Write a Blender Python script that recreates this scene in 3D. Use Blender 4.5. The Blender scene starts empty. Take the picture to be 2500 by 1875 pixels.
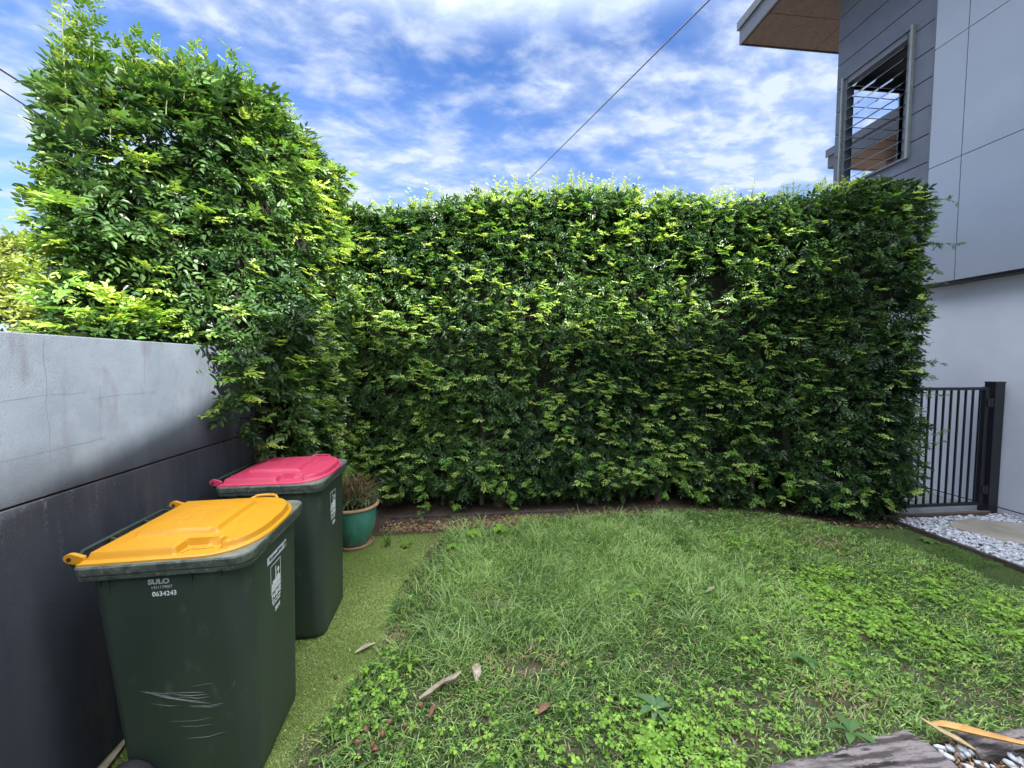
import bpy, bmesh, math, random
import numpy as np
from mathutils import Vector, Matrix
R = math.radians
rng = np.random.default_rng(7)
random.seed(7)
sc = bpy.context.scene
COL = sc.collection

# ------------------------------------------------------------------ helpers
def link(name, me, parent=None, mat=None):
    o = bpy.data.objects.new(name, me); COL.objects.link(o)
    if mat is not None and me is not None and len(me.materials) == 0: me.materials.append(mat)
    if parent is not None: o.parent = parent
    return o
def tag(o, label=None, cat=None, group=None, kind=None):
    if label: o['label'] = label
    if cat: o['category'] = cat
    if group: o['group'] = group
    if kind: o['kind'] = kind
    return o
def empty(name, loc=(0, 0, 0), rz=0.0, **k):
    o = bpy.data.objects.new(name, None); COL.objects.link(o)
    o.location = loc; o.rotation_euler = (0, 0, rz); o.empty_display_size = .1
    return tag(o, **k)

class MB:
    def __init__(s): s.v = []; s.f = []
    def add(s, vs, fs):
        n = len(s.v); s.v += [tuple(v) for v in vs]; s.f += [tuple(n + i for i in f) for f in fs]; return s
    def box(s, a, b):
        (x0, y0, z0), (x1, y1, z1) = a, b
        return s.add([(x0,y0,z0),(x1,y0,z0),(x1,y1,z0),(x0,y1,z0),(x0,y0,z1),(x1,y0,z1),(x1,y1,z1),(x0,y1,z1)],
                     [(0,3,2,1),(4,5,6,7),(0,1,5,4),(1,2,6,5),(2,3,7,6),(3,0,4,7)])
    def prism(s, pts, z0, z1):
        n = len(pts)
        zz0 = z0 if hasattr(z0, '__len__') else [z0]*n; zz1 = z1 if hasattr(z1, '__len__') else [z1]*n
        return s.add([(p[0],p[1],zz0[i]) for i,p in enumerate(pts)] + [(p[0],p[1],zz1[i]) for i,p in enumerate(pts)],
                     [tuple(range(n))[::-1], tuple(range(n,2*n))] + [(i,(i+1)%n,n+(i+1)%n,n+i) for i in range(n)])
    def tube(s, pts, rad, seg=8, caps=True):
        pts = [Vector(p) for p in pts]; n = len(pts)
        rr = rad if hasattr(rad, '__len__') else [rad]*n
        vs = []; ref = None
        for i, p in enumerate(pts):
            t = (pts[min(i+1,n-1)] - pts[max(i-1,0)]).normalized()
            if ref is None:
                ref = Vector((0,0,1)) if abs(t.z) < .9 else Vector((1,0,0))
            u = t.cross(ref).normalized(); w = u.cross(t).normalized(); ref = w
            for k in range(seg):
                a = 2*math.pi*k/seg
                vs.append(p + (u*math.cos(a) + w*math.sin(a))*rr[i])
        fs = [(i*seg+k, i*seg+(k+1)%seg, (i+1)*seg+(k+1)%seg, (i+1)*seg+k) for i in range(n-1) for k in range(seg)]
        if caps: fs += [tuple(range(seg))[::-1], tuple((n-1)*seg+k for k in range(seg))]
        return s.add(vs, fs)
    def lathe(s, prof, seg=48, c=(0,0,0), axis='z', close=False):
        vs = []; n = len(prof)
        for r, h in prof:
            for k in range(seg):
                a = 2*math.pi*k/seg; x, y = r*math.cos(a), r*math.sin(a)
                p = (x, y, h) if axis == 'z' else (x, h, y)
                vs.append((p[0]+c[0], p[1]+c[1], p[2]+c[2]))
        fs = [(i*seg+k, i*seg+(k+1)%seg, (i+1)*seg+(k+1)%seg, (i+1)*seg+k) for i in range(n-1) for k in range(seg)]
        return s.add(vs, fs)
    def build(s, name, mat, parent=None, smooth=False, bevel=0, sub=0, angle=35, **k):
        me = bpy.data.meshes.new(name); me.from_pydata(s.v, [], s.f); me.update()
        bm = bmesh.new(); bm.from_mesh(me); bmesh.ops.recalc_face_normals(bm, faces=bm.faces); 
        if bevel:
            es = [e for e in bm.edges if len(e.link_faces) == 2 and e.calc_face_angle(0) > .5]
            bmesh.ops.bevel(bm, geom=es, offset=bevel, segments=2, profile=.5, affect='EDGES', clamp_overlap=True)
        bm.to_mesh(me); bm.free()
        if smooth:
            for p in me.polygons: p.use_smooth = True
            try: me.set_sharp_from_angle(angle=R(angle))
            except Exception: pass
        o = link(name, me, parent, mat)
        return tag(o, **k)

def np_mesh(name, V, F, mat, parent=None, col=None, smooth=False):
    """V (n,3); F (m,k) all faces the same size"""
    me = bpy.data.meshes.new(name)
    V = np.ascontiguousarray(V, np.float32); F = np.ascontiguousarray(F, np.int32)
    m, k = F.shape
    me.vertices.add(len(V)); me.vertices.foreach_set('co', V.ravel())
    me.loops.add(m*k); me.loops.foreach_set('vertex_index', F.ravel())
    me.polygons.add(m); me.polygons.foreach_set('loop_start', np.arange(0, m*k, k, dtype=np.int32))
    me.polygons.foreach_set('loop_total', np.full(m, k, np.int32))
    if smooth: me.polygons.foreach_set('use_smooth', np.ones(m, bool))
    me.update(calc_edges=True)
    if col is not None:
        a = me.color_attributes.new('tint', 'FLOAT_COLOR', 'POINT')
        c = np.ones((len(V), 4), np.float32); c[:, :3] = col[:, :3]
        if col.shape[1] > 3: c[:, 3] = col[:, 3]
        a.data.foreach_set('color', c.ravel())
    return link(name, me, parent, mat)

def vnoise(P, seed=0):
    """value noise for an (n,3) array, result about -1..1"""
    P = np.asarray(P, float); I = np.floor(P).astype(np.int64); f = P - I; f = f*f*(3-2*f)
    def h(i, j, k):
        n = (i*374761393 + j*668265263 + k*2147483647 + seed*144664987) & 0xffffffff
        n = ((n ^ (n >> 13))*1274126177) & 0xffffffff
        return ((n ^ (n >> 16)) & 0xffff)/32767.5 - 1
    r = 0
    for a in (0, 1):
        for b in (0, 1):
            for c in (0, 1):
                w = (f[:,0] if a else 1-f[:,0])*(f[:,1] if b else 1-f[:,1])*(f[:,2] if c else 1-f[:,2])
                r = r + w*h(I[:,0]+a, I[:,1]+b, I[:,2]+c)
    return r
def nrm(a): return a/np.maximum(np.linalg.norm(a, axis=1, keepdims=True), 1e-9)

# ------------------------------------------------------------------ materials
def newmat(name):
    m = bpy.data.materials.new(name); m.use_nodes = True
    nt = m.node_tree; b = nt.nodes['Principled BSDF']; return m, nt, b
def N(nt, t, **k):
    n = nt.nodes.new(t)
    for a, v in k.items():
        if a in n.inputs.keys() if isinstance(a, str) else False: n.inputs[a].default_value = v
        else: setattr(n, a, v)
    return n
def noise_fac(nt, scale, detail=4, lo=.35, hi=.65, stretch=(1,1,1), rough=.55, dist=0):
    tc = nt.nodes.new('ShaderNodeTexCoord'); mp = nt.nodes.new('ShaderNodeMapping')
    mp.inputs['Scale'].default_value = stretch
    nt.links.new(tc.outputs['Object'], mp.inputs['Vector'])
    n = nt.nodes.new('ShaderNodeTexNoise'); n.inputs['Scale'].default_value = scale
    n.inputs['Detail'].default_value = detail; n.inputs['Roughness'].default_value = rough
    n.inputs['Distortion'].default_value = dist
    nt.links.new(mp.outputs[0], n.inputs['Vector'])
    r = nt.nodes.new('ShaderNodeMapRange'); r.inputs['From Min'].default_value = lo; r.inputs['From Max'].default_value = hi
    nt.links.new(n.outputs['Fac'], r.inputs['Value'])
    return r.outputs[0], n.outputs['Fac']
def mix(nt, fac, a, b, mode='MIX'):
    m = nt.nodes.new('ShaderNodeMix'); m.data_type = 'RGBA'; m.blend_type = mode
    for s, v in ((m.inputs['Factor'], fac), (m.inputs['A'], a), (m.inputs['B'], b)):
        if isinstance(v, bpy.types.NodeSocket): nt.links.new(v, s)
        elif isinstance(v, (int, float)): s.default_value = v
        else: s.default_value = (*v[:3], 1)
    return m.outputs['Result']
def bump(nt, b, sock, strength=.3, dist=.01, normal=None):
    n = nt.nodes.new('ShaderNodeBump'); n.inputs['Strength'].default_value = strength; n.inputs['Distance'].default_value = dist
    nt.links.new(sock, n.inputs['Height'])
    if normal is not None: nt.links.new(normal, n.inputs['Normal'])
    nt.links.new(n.outputs[0], b.inputs['Normal']); return n.outputs[0]
def mat(name, c1, c2=None, scale=8, rough=.6, bmp=0, bscale=None, bdist=.01, spec=.5, stretch=(1,1,1), lo=.35, hi=.65, metal=0, c3=None, s3=30, lo3=.62, hi3=.7, coat=0):
    m, nt, b = newmat(name)
    b.inputs['Roughness'].default_value = rough; b.inputs['Metallic'].default_value = metal
    b.inputs['Specular IOR Level'].default_value = spec; b.inputs['Coat Weight'].default_value = coat
    if c2 is None: b.inputs['Base Color'].default_value = (*c1, 1)
    else:
        f, _ = noise_fac(nt, scale, 6, lo, hi, stretch)
        c = mix(nt, f, c1, c2)
        if c3 is not None:
            f3, _ = noise_fac(nt, s3, 5, lo3, hi3, stretch); c = mix(nt, f3, c, c3)
        nt.links.new(c, b.inputs['Base Color'])
    if bmp:
        _, r = noise_fac(nt, bscale or scale*6, 6, 0, 1, stretch); bump(nt, b, r, bmp, bdist)
    return m
def leafmat(name, rough=.4, trans=.3, spec=.5):
    m, nt, b = newmat(name)
    a = nt.nodes.new('ShaderNodeAttribute'); a.attribute_name = 'tint'
    b.inputs['Roughness'].default_value = rough; b.inputs['Specular IOR Level'].default_value = spec
    nt.links.new(a.outputs['Color'], b.inputs['Base Color'])
    t = nt.nodes.new('ShaderNodeBsdfTranslucent'); ms = nt.nodes.new('ShaderNodeMixShader'); ms.inputs[0].default_value = trans
    br = mix(nt, 1.0, a.outputs['Color'], (1.3, 1.25, .55), 'MULTIPLY')
    nt.links.new(br, t.inputs['Color'])
    nt.links.new(b.outputs[0], ms.inputs[1]); nt.links.new(t.outputs[0], ms.inputs[2])
    nt.links.new(ms.outputs[0], nt.nodes['Material Output'].inputs['Surface'])
    return m

M = {}
M['leaf'] = leafmat('hedge_leaf', .38, .34, .55)
M['soft'] = leafmat('soft_leaf', .55, .35, .3)
M['grass'] = leafmat('grass_blade', .5, .35, .35)
M['turf'] = leafmat('turf_fibre', .6, .15, .25)
M['dry'] = leafmat('dry_leaf', .75, .12, .2)
M['core'] = mat('twig_shade', (.012,.016,.008), (.03,.028,.018), 18, .95, .6, 40)  # near-black fill colour for the shade deep inside the hedges
M['bark'] = mat('bark', (.09,.065,.045), (.2,.16,.12), 14, .9, .8, 60, stretch=(1,1,.25))
M['bin'] = mat('bin_plastic', (.025,.042,.033), (.040,.057,.047), 3, .45, .12, 900, .0006, spec=.45, stretch=(1,1,.5), c3=(.10,.115,.10), s3=16, lo3=.60, hi3=.92)
M['wheel'] = mat('rubber', (.018,.018,.022), (.03,.03,.034), 20, .7)
M['axle'] = mat('steel', (.25,.25,.25), (.15,.13,.11), 20, .5, metal=.8)
def plastic(name, c, dirt, rough=.38):
    m, nt, b = newmat(name); b.inputs['Roughness'].default_value = rough
    f, _ = noise_fac(nt, 5, 6, .5, .85); c1 = mix(nt, f, c, tuple(x*.86 for x in c))
    f2, _ = noise_fac(nt, 70, 3, .74, .8); c2 = mix(nt, f2, c1, dirt)
    nt.links.new(c2, b.inputs['Base Color'])
    _, r = noise_fac(nt, 250, 3, 0, 1); bump(nt, b, r, .08, .001)
    return m
M['yellow'] = plastic('yellow_plastic', (.56,.26,.014), (.28,.14,.01))
M['yellow2'] = mat('yellow_engraving', (.42,.22,.006), rough=.6)
M['red'] = plastic('red_plastic', (.50,.045,.105), (.4,.05,.08), .42)
M['red2'] = mat('red_engraving', (.35,.02,.06), rough=.6)
def rimmat():
    m, nt, b = newmat('worn_rim_plastic'); b.inputs['Roughness'].default_value = .5
    f, _ = noise_fac(nt, 22, 7, .42, .7, (1,1,1), .7); c = mix(nt, f, (.032,.048,.038), (.13,.15,.13))
    f2, _ = noise_fac(nt, 60, 7, .58, .72, (1,4,1), .7); c = mix(nt, f2, c, (.26,.28,.26))
    # dust that has settled on upward faces
    g = nt.nodes.new('ShaderNodeNewGeometry'); s = nt.nodes.new('ShaderNodeSeparateXYZ'); nt.links.new(g.outputs['Normal'], s.inputs[0])
    r = nt.nodes.new('ShaderNodeMapRange'); r.inputs['From Min'].default_value = .75; r.inputs['From Max'].default_value = 1; r.inputs['To Max'].default_value = .75
    nt.links.new(s.outputs['Z'], r.inputs['Value'])
    f3, _ = noise_fac(nt, 4, 5, .35, .6); mm = nt.nodes.new('ShaderNodeMath'); mm.operation = 'MULTIPLY'
    nt.links.new(r.outputs[0], mm.inputs[0]); nt.links.new(f3, mm.inputs[1])
    c = mix(nt, mm.outputs[0], c, (.2,.21,.17)); nt.links.new(c, b.inputs['Base Color']); return m
M['rim'] = rimmat()
M['print'] = mat('white_print', (.72,.74,.76), rough=.6)
M['printgrey'] = mat('grey_print', (.33,.35,.37), rough=.6)
M['scratch'] = mat('scratch_marks', (.13,.15,.145), (.19,.21,.20), 60, .7)
M['sticker'] = mat('sticker_film', (.55,.58,.66), rough=.35)
M['ink'] = mat('dark_ink', (.02,.02,.03), rough=.5)
M['inkbrown'] = mat('marker_scrawl', (.22,.09,.02), rough=.6)
# ------------------------------------------------------------------ camera
cam = bpy.data.cameras.new('camera'); co = bpy.data.objects.new('camera', cam); COL.objects.link(co)
cam.sensor_width = 36; cam.lens = 950/2500*36; cam.clip_start = .05; cam.clip_end = 2000
co.location = (0, 0, 1.75); co.rotation_euler = (R(90-3), 0, R(-6)); sc.camera = co

# ------------------------------------------------------------------ sun and sky
AZ, EL = R(35), R(38)          # sun behind the camera, to its right
S = Vector((math.sin(AZ)*math.cos(EL), -math.cos(AZ)*math.cos(EL), math.sin(EL)))
sun = bpy.data.lights.new('sun', 'SUN'); sun.energy = 4.6; sun.angle = R(.8); sun.color = (1, .95, .86)
so = bpy.data.objects.new('sun', sun); COL.objects.link(so); so.rotation_euler = S.to_track_quat('Z', 'Y').to_euler(); so.location = (3, -4, 12)
W = bpy.data.worlds.new('World'); sc.world = W; W.use_nodes = True; nt = W.node_tree
bg = nt.nodes['Background']; bg.inputs['Strength'].default_value = .15
sky = nt.nodes.new('ShaderNodeTexSky'); sky.sky_type = 'NISHITA'; sky.sun_disc = False
sky.sun_elevation = EL; sky.sun_rotation = math.atan2(S.x, S.y); sky.air_density = 1.0; sky.dust_density = .4; sky.ozone_density = 3
tc = nt.nodes.new('ShaderNodeTexCoord'); sp = nt.nodes.new('ShaderNodeSeparateXYZ'); nt.links.new(tc.outputs['Generated'], sp.inputs[0])
def mth(op, a, b=None, c=None, clamp=False):
    n = nt.nodes.new('ShaderNodeMath'); n.operation = op; n.use_clamp = clamp
    for i, v in enumerate((a, b, c)):
        if v is None: continue
        if isinstance(v, bpy.types.NodeSocket): nt.links.new(v, n.inputs[i])
        else: n.inputs[i].default_value = v
    return n.outputs[0]
zz = mth('ADD', mth('MAXIMUM', sp.outputs['Z'], 0.0), .12)
cx = mth('DIVIDE', sp.outputs['X'], zz); cy = mth('DIVIDE', sp.outputs['Y'], zz)
cb = nt.nodes.new('ShaderNodeCombineXYZ'); nt.links.new(cx, cb.inputs[0]); nt.links.new(cy, cb.inputs[1])
def cloud(scale, sx, sy, rot, lo, hi, detail, dist, off):
    mp = nt.nodes.new('ShaderNodeMapping'); mp.inputs['Scale'].default_value = (sx, sy, 1); mp.inputs['Rotation'].default_value = (0,0,rot); mp.inputs['Location'].default_value = off
    nt.links.new(cb.outputs[0], mp.inputs[0]); n = nt.nodes.new('ShaderNodeTexNoise'); n.inputs['Scale'].default_value = scale
    n.inputs['Detail'].default_value = detail; n.inputs['Roughness'].default_value = .57; n.inputs['Distortion'].default_value = dist
    nt.links.new(mp.outputs[0], n.inputs['Vector'])
    r = nt.nodes.new('ShaderNodeMapRange'); r.interpolation_type = 'SMOOTHSTEP'; r.inputs['From Min'].default_value = lo; r.inputs['From Max'].default_value = hi
    nt.links.new(n.outputs['Fac'], r.inputs['Value']); return r.outputs[0]
c1 = cloud(1.7, 1.0, 1.15, R(-50), .36, .66, 4, .2, (2.2, 1.3, 0))
c2 = cloud(5.2, 1.0, 1.6, R(-48), .36, .67, 7, .2, (0.3, 4.1, 0))
c3 = cloud(13, 1, 1.4, R(-35), .34, .66, 7, .2, (0, 0, 0))
cm = mth('MULTIPLY', mth('ADD', mth('MULTIPLY', c1, .60), mth('MULTIPLY', c2, .66)), mth('ADD', mth('MULTIPLY', c3, .34), .74))
hz = nt.nodes.new('ShaderNodeMapRange'); hz.inputs['From Min'].default_value = .0; hz.inputs['From Max'].default_value = .6; hz.inputs['To Min'].default_value = .42; hz.inputs['To Max'].default_value = 0
nt.links.new(sp.outputs['Z'], hz.inputs['Value'])
cm = mth('ADD', mth('MULTIPLY', mth('POWER', cm, 1.35), .95), hz.outputs[0], clamp=True)
def wmix(fac, a, b, mode='MIX'):
    m = nt.nodes.new('ShaderNodeMix'); m.data_type = 'RGBA'; m.blend_type = mode
    for s_, v in ((m.inputs['Factor'], fac), (m.inputs['A'], a), (m.inputs['B'], b)):
        if isinstance(v, bpy.types.NodeSocket): nt.links.new(v, s_)
        elif isinstance(v, (int, float)): s_.default_value = v
        else: s_.default_value = (*v, 1)
    return m.outputs['Result']
skyc = wmix(1.0, sky.outputs[0], SKYT := (.24, .345, .505), 'MULTIPLY')
# sky brightened overhead and round the sun, as added fill for the shaded yard
br1 = nt.nodes.new('ShaderNodeMapRange'); br1.interpolation_type = 'SMOOTHSTEP'; br1.inputs['From Min'].default_value = .60; br1.inputs['From Max'].default_value = .88; nt.links.new(sp.outputs['Z'], br1.inputs['Value'])
dt = nt.nodes.new('ShaderNodeVectorMath'); dt.operation = 'DOT_PRODUCT'; dt.inputs[1].default_value = S; nt.links.new(tc.outputs['Generated'], dt.inputs[0])
br2 = nt.nodes.new('ShaderNodeMapRange'); br2.interpolation_type = 'SMOOTHSTEP'; br2.inputs['From Min'].default_value = .15; br2.inputs['From Max'].default_value = .95; nt.links.new(dt.outputs['Value'], br2.inputs['Value'])
bmax = mth('MAXIMUM', br1.outputs[0], br2.outputs[0])
cm = mth('MAXIMUM', cm, mth('MULTIPLY', bmax, .8))
skyc = wmix(cm, skyc, (1.37, 1.58, 1.96))
skyc = wmix(bmax, skyc, (8.6, 9.0, 9.7))
nt.links.new(skyc, bg.inputs['Color'])
vs = sc.view_settings; vs.view_transform = 'Standard'; vs.look = 'None'; vs.exposure = 1.95; vs.gamma = 1
sc.cycles.max_bounces = 8; sc.cycles.transparent_max_bounces = 16; sc.cycles.use_denoising = True

# ------------------------------------------------------------------ ground
def sheet(name, pts, z, m, kind='structure'):
    o = MB().add([(x, y, z) for x, y in pts], [tuple(range(len(pts)))]).build(name, m)
    if o.data.polygons[0].normal.z < 0: o.data.flip_normals()
    return tag(o, kind=kind)
M['soil'] = mat('soil', (.07,.052,.038), (.13,.10,.07), 9, .95, .7, 70, .01)
M['turfbase'] = mat('turf_backing', (.08,.115,.025), (.13,.17,.04), 25, .9, .5, 300, .004)
M['lawnsoil'] = mat('lawn_soil', (.035,.045,.018), (.09,.075,.045), 14, .95, .6, 80, .01)
M['mulch'] = mat('mulch', (.04,.028,.02), (.11,.07,.045), 30, .95, .9, 120, .015)
M['turfshade'] = mat('shade_toned_turf', (.035,.06,.014), (.06,.085,.025), 6, .9, .6, 400, .004)  # darker copy of the turf backing, shade put into its colour
M['gravelbase'] = mat('gravel_bed', (.09,.09,.1), (.2,.2,.22), 60, .9)
sheet('ground', [(-60,-60),(60,-60),(60,90),(-60,90)], 0, M['soil'])
sheet('turf_strip', [(-1.62,.6),(-.5,.6),(-.4,4.1),(-1.62,4.2)], .004, M['turfbase'])
LAWN = [(-.86,1.2),(-.80,1.77),(-.66,2.05),(-.56,2.38),(-.56,3.0),(-.42,3.5),(-.22,3.98),(-.02,4.14),(.3,4.32),(2.7,4.36),(3.6,4.0),(4.05,3.55),(4.1,3.0),(4.2,2.2),(3.9,1.55),(2.9,1.47),(2.2,1.49),(1.6,1.46),(1.2,1.37)]
sheet('lawn_bed', LAWN, .008, M['lawnsoil'])
sheet('garden_bed', [(-1.2,3.95),(-.4,3.98),(.45,4.12),(1.4,4.2),(2.6,4.2),(3.3,3.98),(4.2,3.6),(4.66,3.75),(4.72,5.6),(-1.3,5.6)], .012, M['mulch'])
sheet('side_turf', [(3.5,3.8),(4.56,3.74),(4.56,1.2),(3.7,1.2)], .006, M['turfshade'])
sheet('gravel_path', [(4.6,3.78),(6.13,3.78),(6.13,.8),(4.6,.8)], .008, M['gravelbase'])
M['concrete'] = mat('concrete', (.2,.21,.23), (.27,.28,.3), 5, .85, .2, 90)
sheet('side_path', [(4.9,3.9),(6.13,3.9),(6.13,9),(4.9,9)], .01, M['concrete'])

# ------------------------------------------------------------------ foliage kit
def leaflet(l, w, fold=.12, droop=.15):
    return np.array([[0,0,0],[.30*l,.5*w,fold*w],[.66*l,.36*w,fold*w-droop*l*.3],[l*1.06,0,-droop*l],[.66*l,-.36*w,fold*w-droop*l*.3],[.30*l,-.5*w,fold*w]])
LF = np.array([[0,1,2,3],[0,3,4,5]])
def rotz(V, a, tilt=0):
    c, s = math.cos(a), math.sin(a); V = V.copy()
    x = V[:,0]*c - V[:,1]*s; y = V[:,0]*s + V[:,1]*c; V[:,0], V[:,1] = x, y; return V
def compound(n=7, L=.10, l=.050, w=.0255, droop=.9, seed=0):
    """a pinnate leaf lying along +X with its upper side to +Z"""
    r = np.random.default_rng(seed); out = []
    for i in range(n):
        t = (i+.7)/n; x = L*t; z = -droop*L*t*t*.45
        last = i == n-1
        a = 0 if last else (1 if i % 2 else -1)*r.uniform(.75, 1.05)
        s = (.75+.35*math.sin(math.pi*min(1, t*.9)))*r.uniform(.85, 1.1)
        V = leaflet(l*s, w*s, r.uniform(.05,.25), r.uniform(.05,.3))
        ph = r.uniform(-.35,.35); V = V.copy(); y, zz_ = V[:,1].copy(), V[:,2].copy()
        V[:,1] = y*math.cos(ph)-zz_*math.sin(ph); V[:,2] = y*math.sin(ph)+zz_*math.cos(ph)
        V = rotz(V, a); V[:,2] -= .12*np.abs(V[:,1]); V += np.array([x, 0, z]); out.append(V)
    return np.concatenate(out), np.concatenate([LF+6*i for i in range(n)])
def place(variants, P, X, U, S, colr, jit=.18):
    """instance baked copies: P position, X forward, U up hint, S scale, colr (n,3)"""
    X = nrm(X); Y = nrm(np.cross(U, X)); Z = np.cross(X, Y)
    idx = rng.integers(0, len(variants), len(P)); VV, FF, CC = [], [], []; off = 0
    for k, (V, F) in enumerate(variants):
        m = idx == k; n = int(m.sum())
        if not n: continue
        s = S[m][:, None, None]
        A = P[m][:, None] + s*(V[None,:,0:1]*X[m][:, None] + V[None,:,1:2]*Y[m][:, None] + V[None,:,2:3]*Z[m][:, None])
        nl = len(V)//6 if len(V) % 6 == 0 else 1
        j = 1 + jit*(rng.random((n, nl, 1))*2-1)
        C = np.repeat(colr[m][:, None]*j, len(V)//nl, axis=1)
        VV.append(A.reshape(-1, 3)); CC.append(C.reshape(-1, 3))
        FF.append((F[None] + (off + np.arange(n)*len(V))[:, None, None]).reshape(-1, F.shape[1])); off += n*len(V)
    return np.concatenate(VV), np.concatenate(FF), np.concatenate(CC)
def merge(parts):
    VV, FF, CC = [], [], []; o = 0
    for V, F, C in parts:
        VV.append(V); FF.append(F+o); CC.append(C); o += len(V)
    return np.concatenate(VV), np.concatenate(FF), np.concatenate(CC)
VAR = [compound(7, seed=i) for i in range(5)] + [compound(5, .085, .054, .028, seed=9+i) for i in range(3)]
VNEW = [compound(7, .09, .040, .020, .5, seed=30+i) for i in range(5)]
def lerpc(a, b, t): return np.array(a)[None]*(1-t[:, None]) + np.array(b)[None]*t[:, None]
OLD_A, OLD_B = (.012,.045,.015), (.125,.24,.065)
NEW_A, NEW_B = (.13,.30,.055), (.50,.64,.19)

def frond_clusters(P, Nn, size, ca, cb, per=4, up=.35):
    """new growth: a few small pinnate leaves fanning from each shoot tip"""
    n = len(P)*per; Pp = np.repeat(P, per, 0) + rng.normal(0, .012, (n, 3))
    ax = nrm(np.repeat(Nn, per, 0)*.6 + rng.normal(0, .6, (n, 3))*np.array([1,1,.35]) + np.array([0,0,up*.4]))
    U = nrm(np.repeat(Nn, per, 0)*.4 + np.array([0,0,1.0]) + rng.normal(0, .18, (n,3)))
    t = np.clip(np.repeat(rng.beta(1.0, 1.1, len(P)), per) + rng.normal(0,.1,n), 0, 1)
    return place(VNEW, Pp, ax, U, size*rng.uniform(.75, 1.15, n), lerpc(ca, cb, t))

def old_leaves(P, Nn, size, d=None):
    n = len(P)
    X = nrm(Nn*.55 + rng.normal(0, .6, (n, 3))*np.array([1,1,.7]) + np.array([0,0,-.12]))
    U = nrm(Nn*.55 + np.array([0,0,.75]) + rng.normal(0, .42, (n,3)))
    t = np.clip(rng.beta(1.2, 2.4, n) + .25*vnoise(P*1.3, 5), 0, 1)
    return place(VAR, P, X, U, size*rng.uniform(.75, 1.2, n), lerpc(OLD_A, OLD_B, t))

def shoots(bases, heights, lean, size, ca, cb, mb):
    """tall soft shoots standing out of the clipped surface: stem with pinnate leaves along it"""
    P, X, U, S_, C = [], [], [], [], []
    for b, h, ln in zip(bases, heights, lean):
        b = np.array(b); k = max(4, int(h/.035)); tip = b + np.array([ln[0]*h, ln[1]*h, h*(1-.2*abs(ln[0]))]) if len(ln) == 2 else b + np.array(ln)*h
        mid = (b+tip)/2 + rng.normal(0, .02*h+.003, 3)
        pts = [b*(1-t)**2 + 2*mid*t*(1-t) + tip*t*t for t in np.linspace(0, 1, 5)]
        mb.tube(pts, [.0035,.003,.0025,.002,.0012], 4, False)
        tc_ = rng.random()
        d = nrm((tip-b)[None])[0]
        for i in range(k):
            t = .12 + .88*(i+rng.random()*.6)/k; p = b*(1-t)**2 + 2*mid*t*(1-t) + tip*t*t
            a = i*2.4 + rng.random(); side = np.array([math.cos(a), math.sin(a), 0]) if abs(d[2]) > .5 else nrm(rng.normal(0,1,(1,3)))[0]
            P.append(p); X.append(side*.9 + d*(.45+.5*t)); U.append(d + np.array([0,0,.5])); S_.append(size*(1.1-.55*t)*rng.uniform(.8,1.15))
            tt = np.clip(t*.75+.35*tc_-.05, 0, 1); C.append(np.array(ca)*(1-tt)+np.array(cb)*tt)
    return place(VNEW, np.array(P), np.array(X), np.array(U), np.array(S_), np.array(C))

def path_eval(path, s):
    """path: list of (x,y); returns position and outward normal (to the right hand of travel reversed)"""
    p = np.array(path, float); d = np.diff(p, axis=0); L = np.linalg.norm(d, axis=1); cum = np.concatenate([[0], np.cumsum(L)])
    i = np.clip(np.searchsorted(cum, s, side='right')-1, 0, len(L)-1); t = (s-cum[i])/L[i]
    pos = p[i] + d[i]*t[:, None]; nn = np.stack([d[:,1], -d[:,0]], 1)/L[:, None]
    # smooth normals between segments
    vn = np.zeros_like(p); vn[:-1] += nn; vn[1:] += nn; vn = vn/np.linalg.norm(vn, axis=1, keepdims=True)
    nv = vn[i]*(1-t[:, None]) + vn[i+1]*t[:, None]
    return pos, nv/np.linalg.norm(nv, axis=1, keepdims=True), cum[-1]

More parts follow.
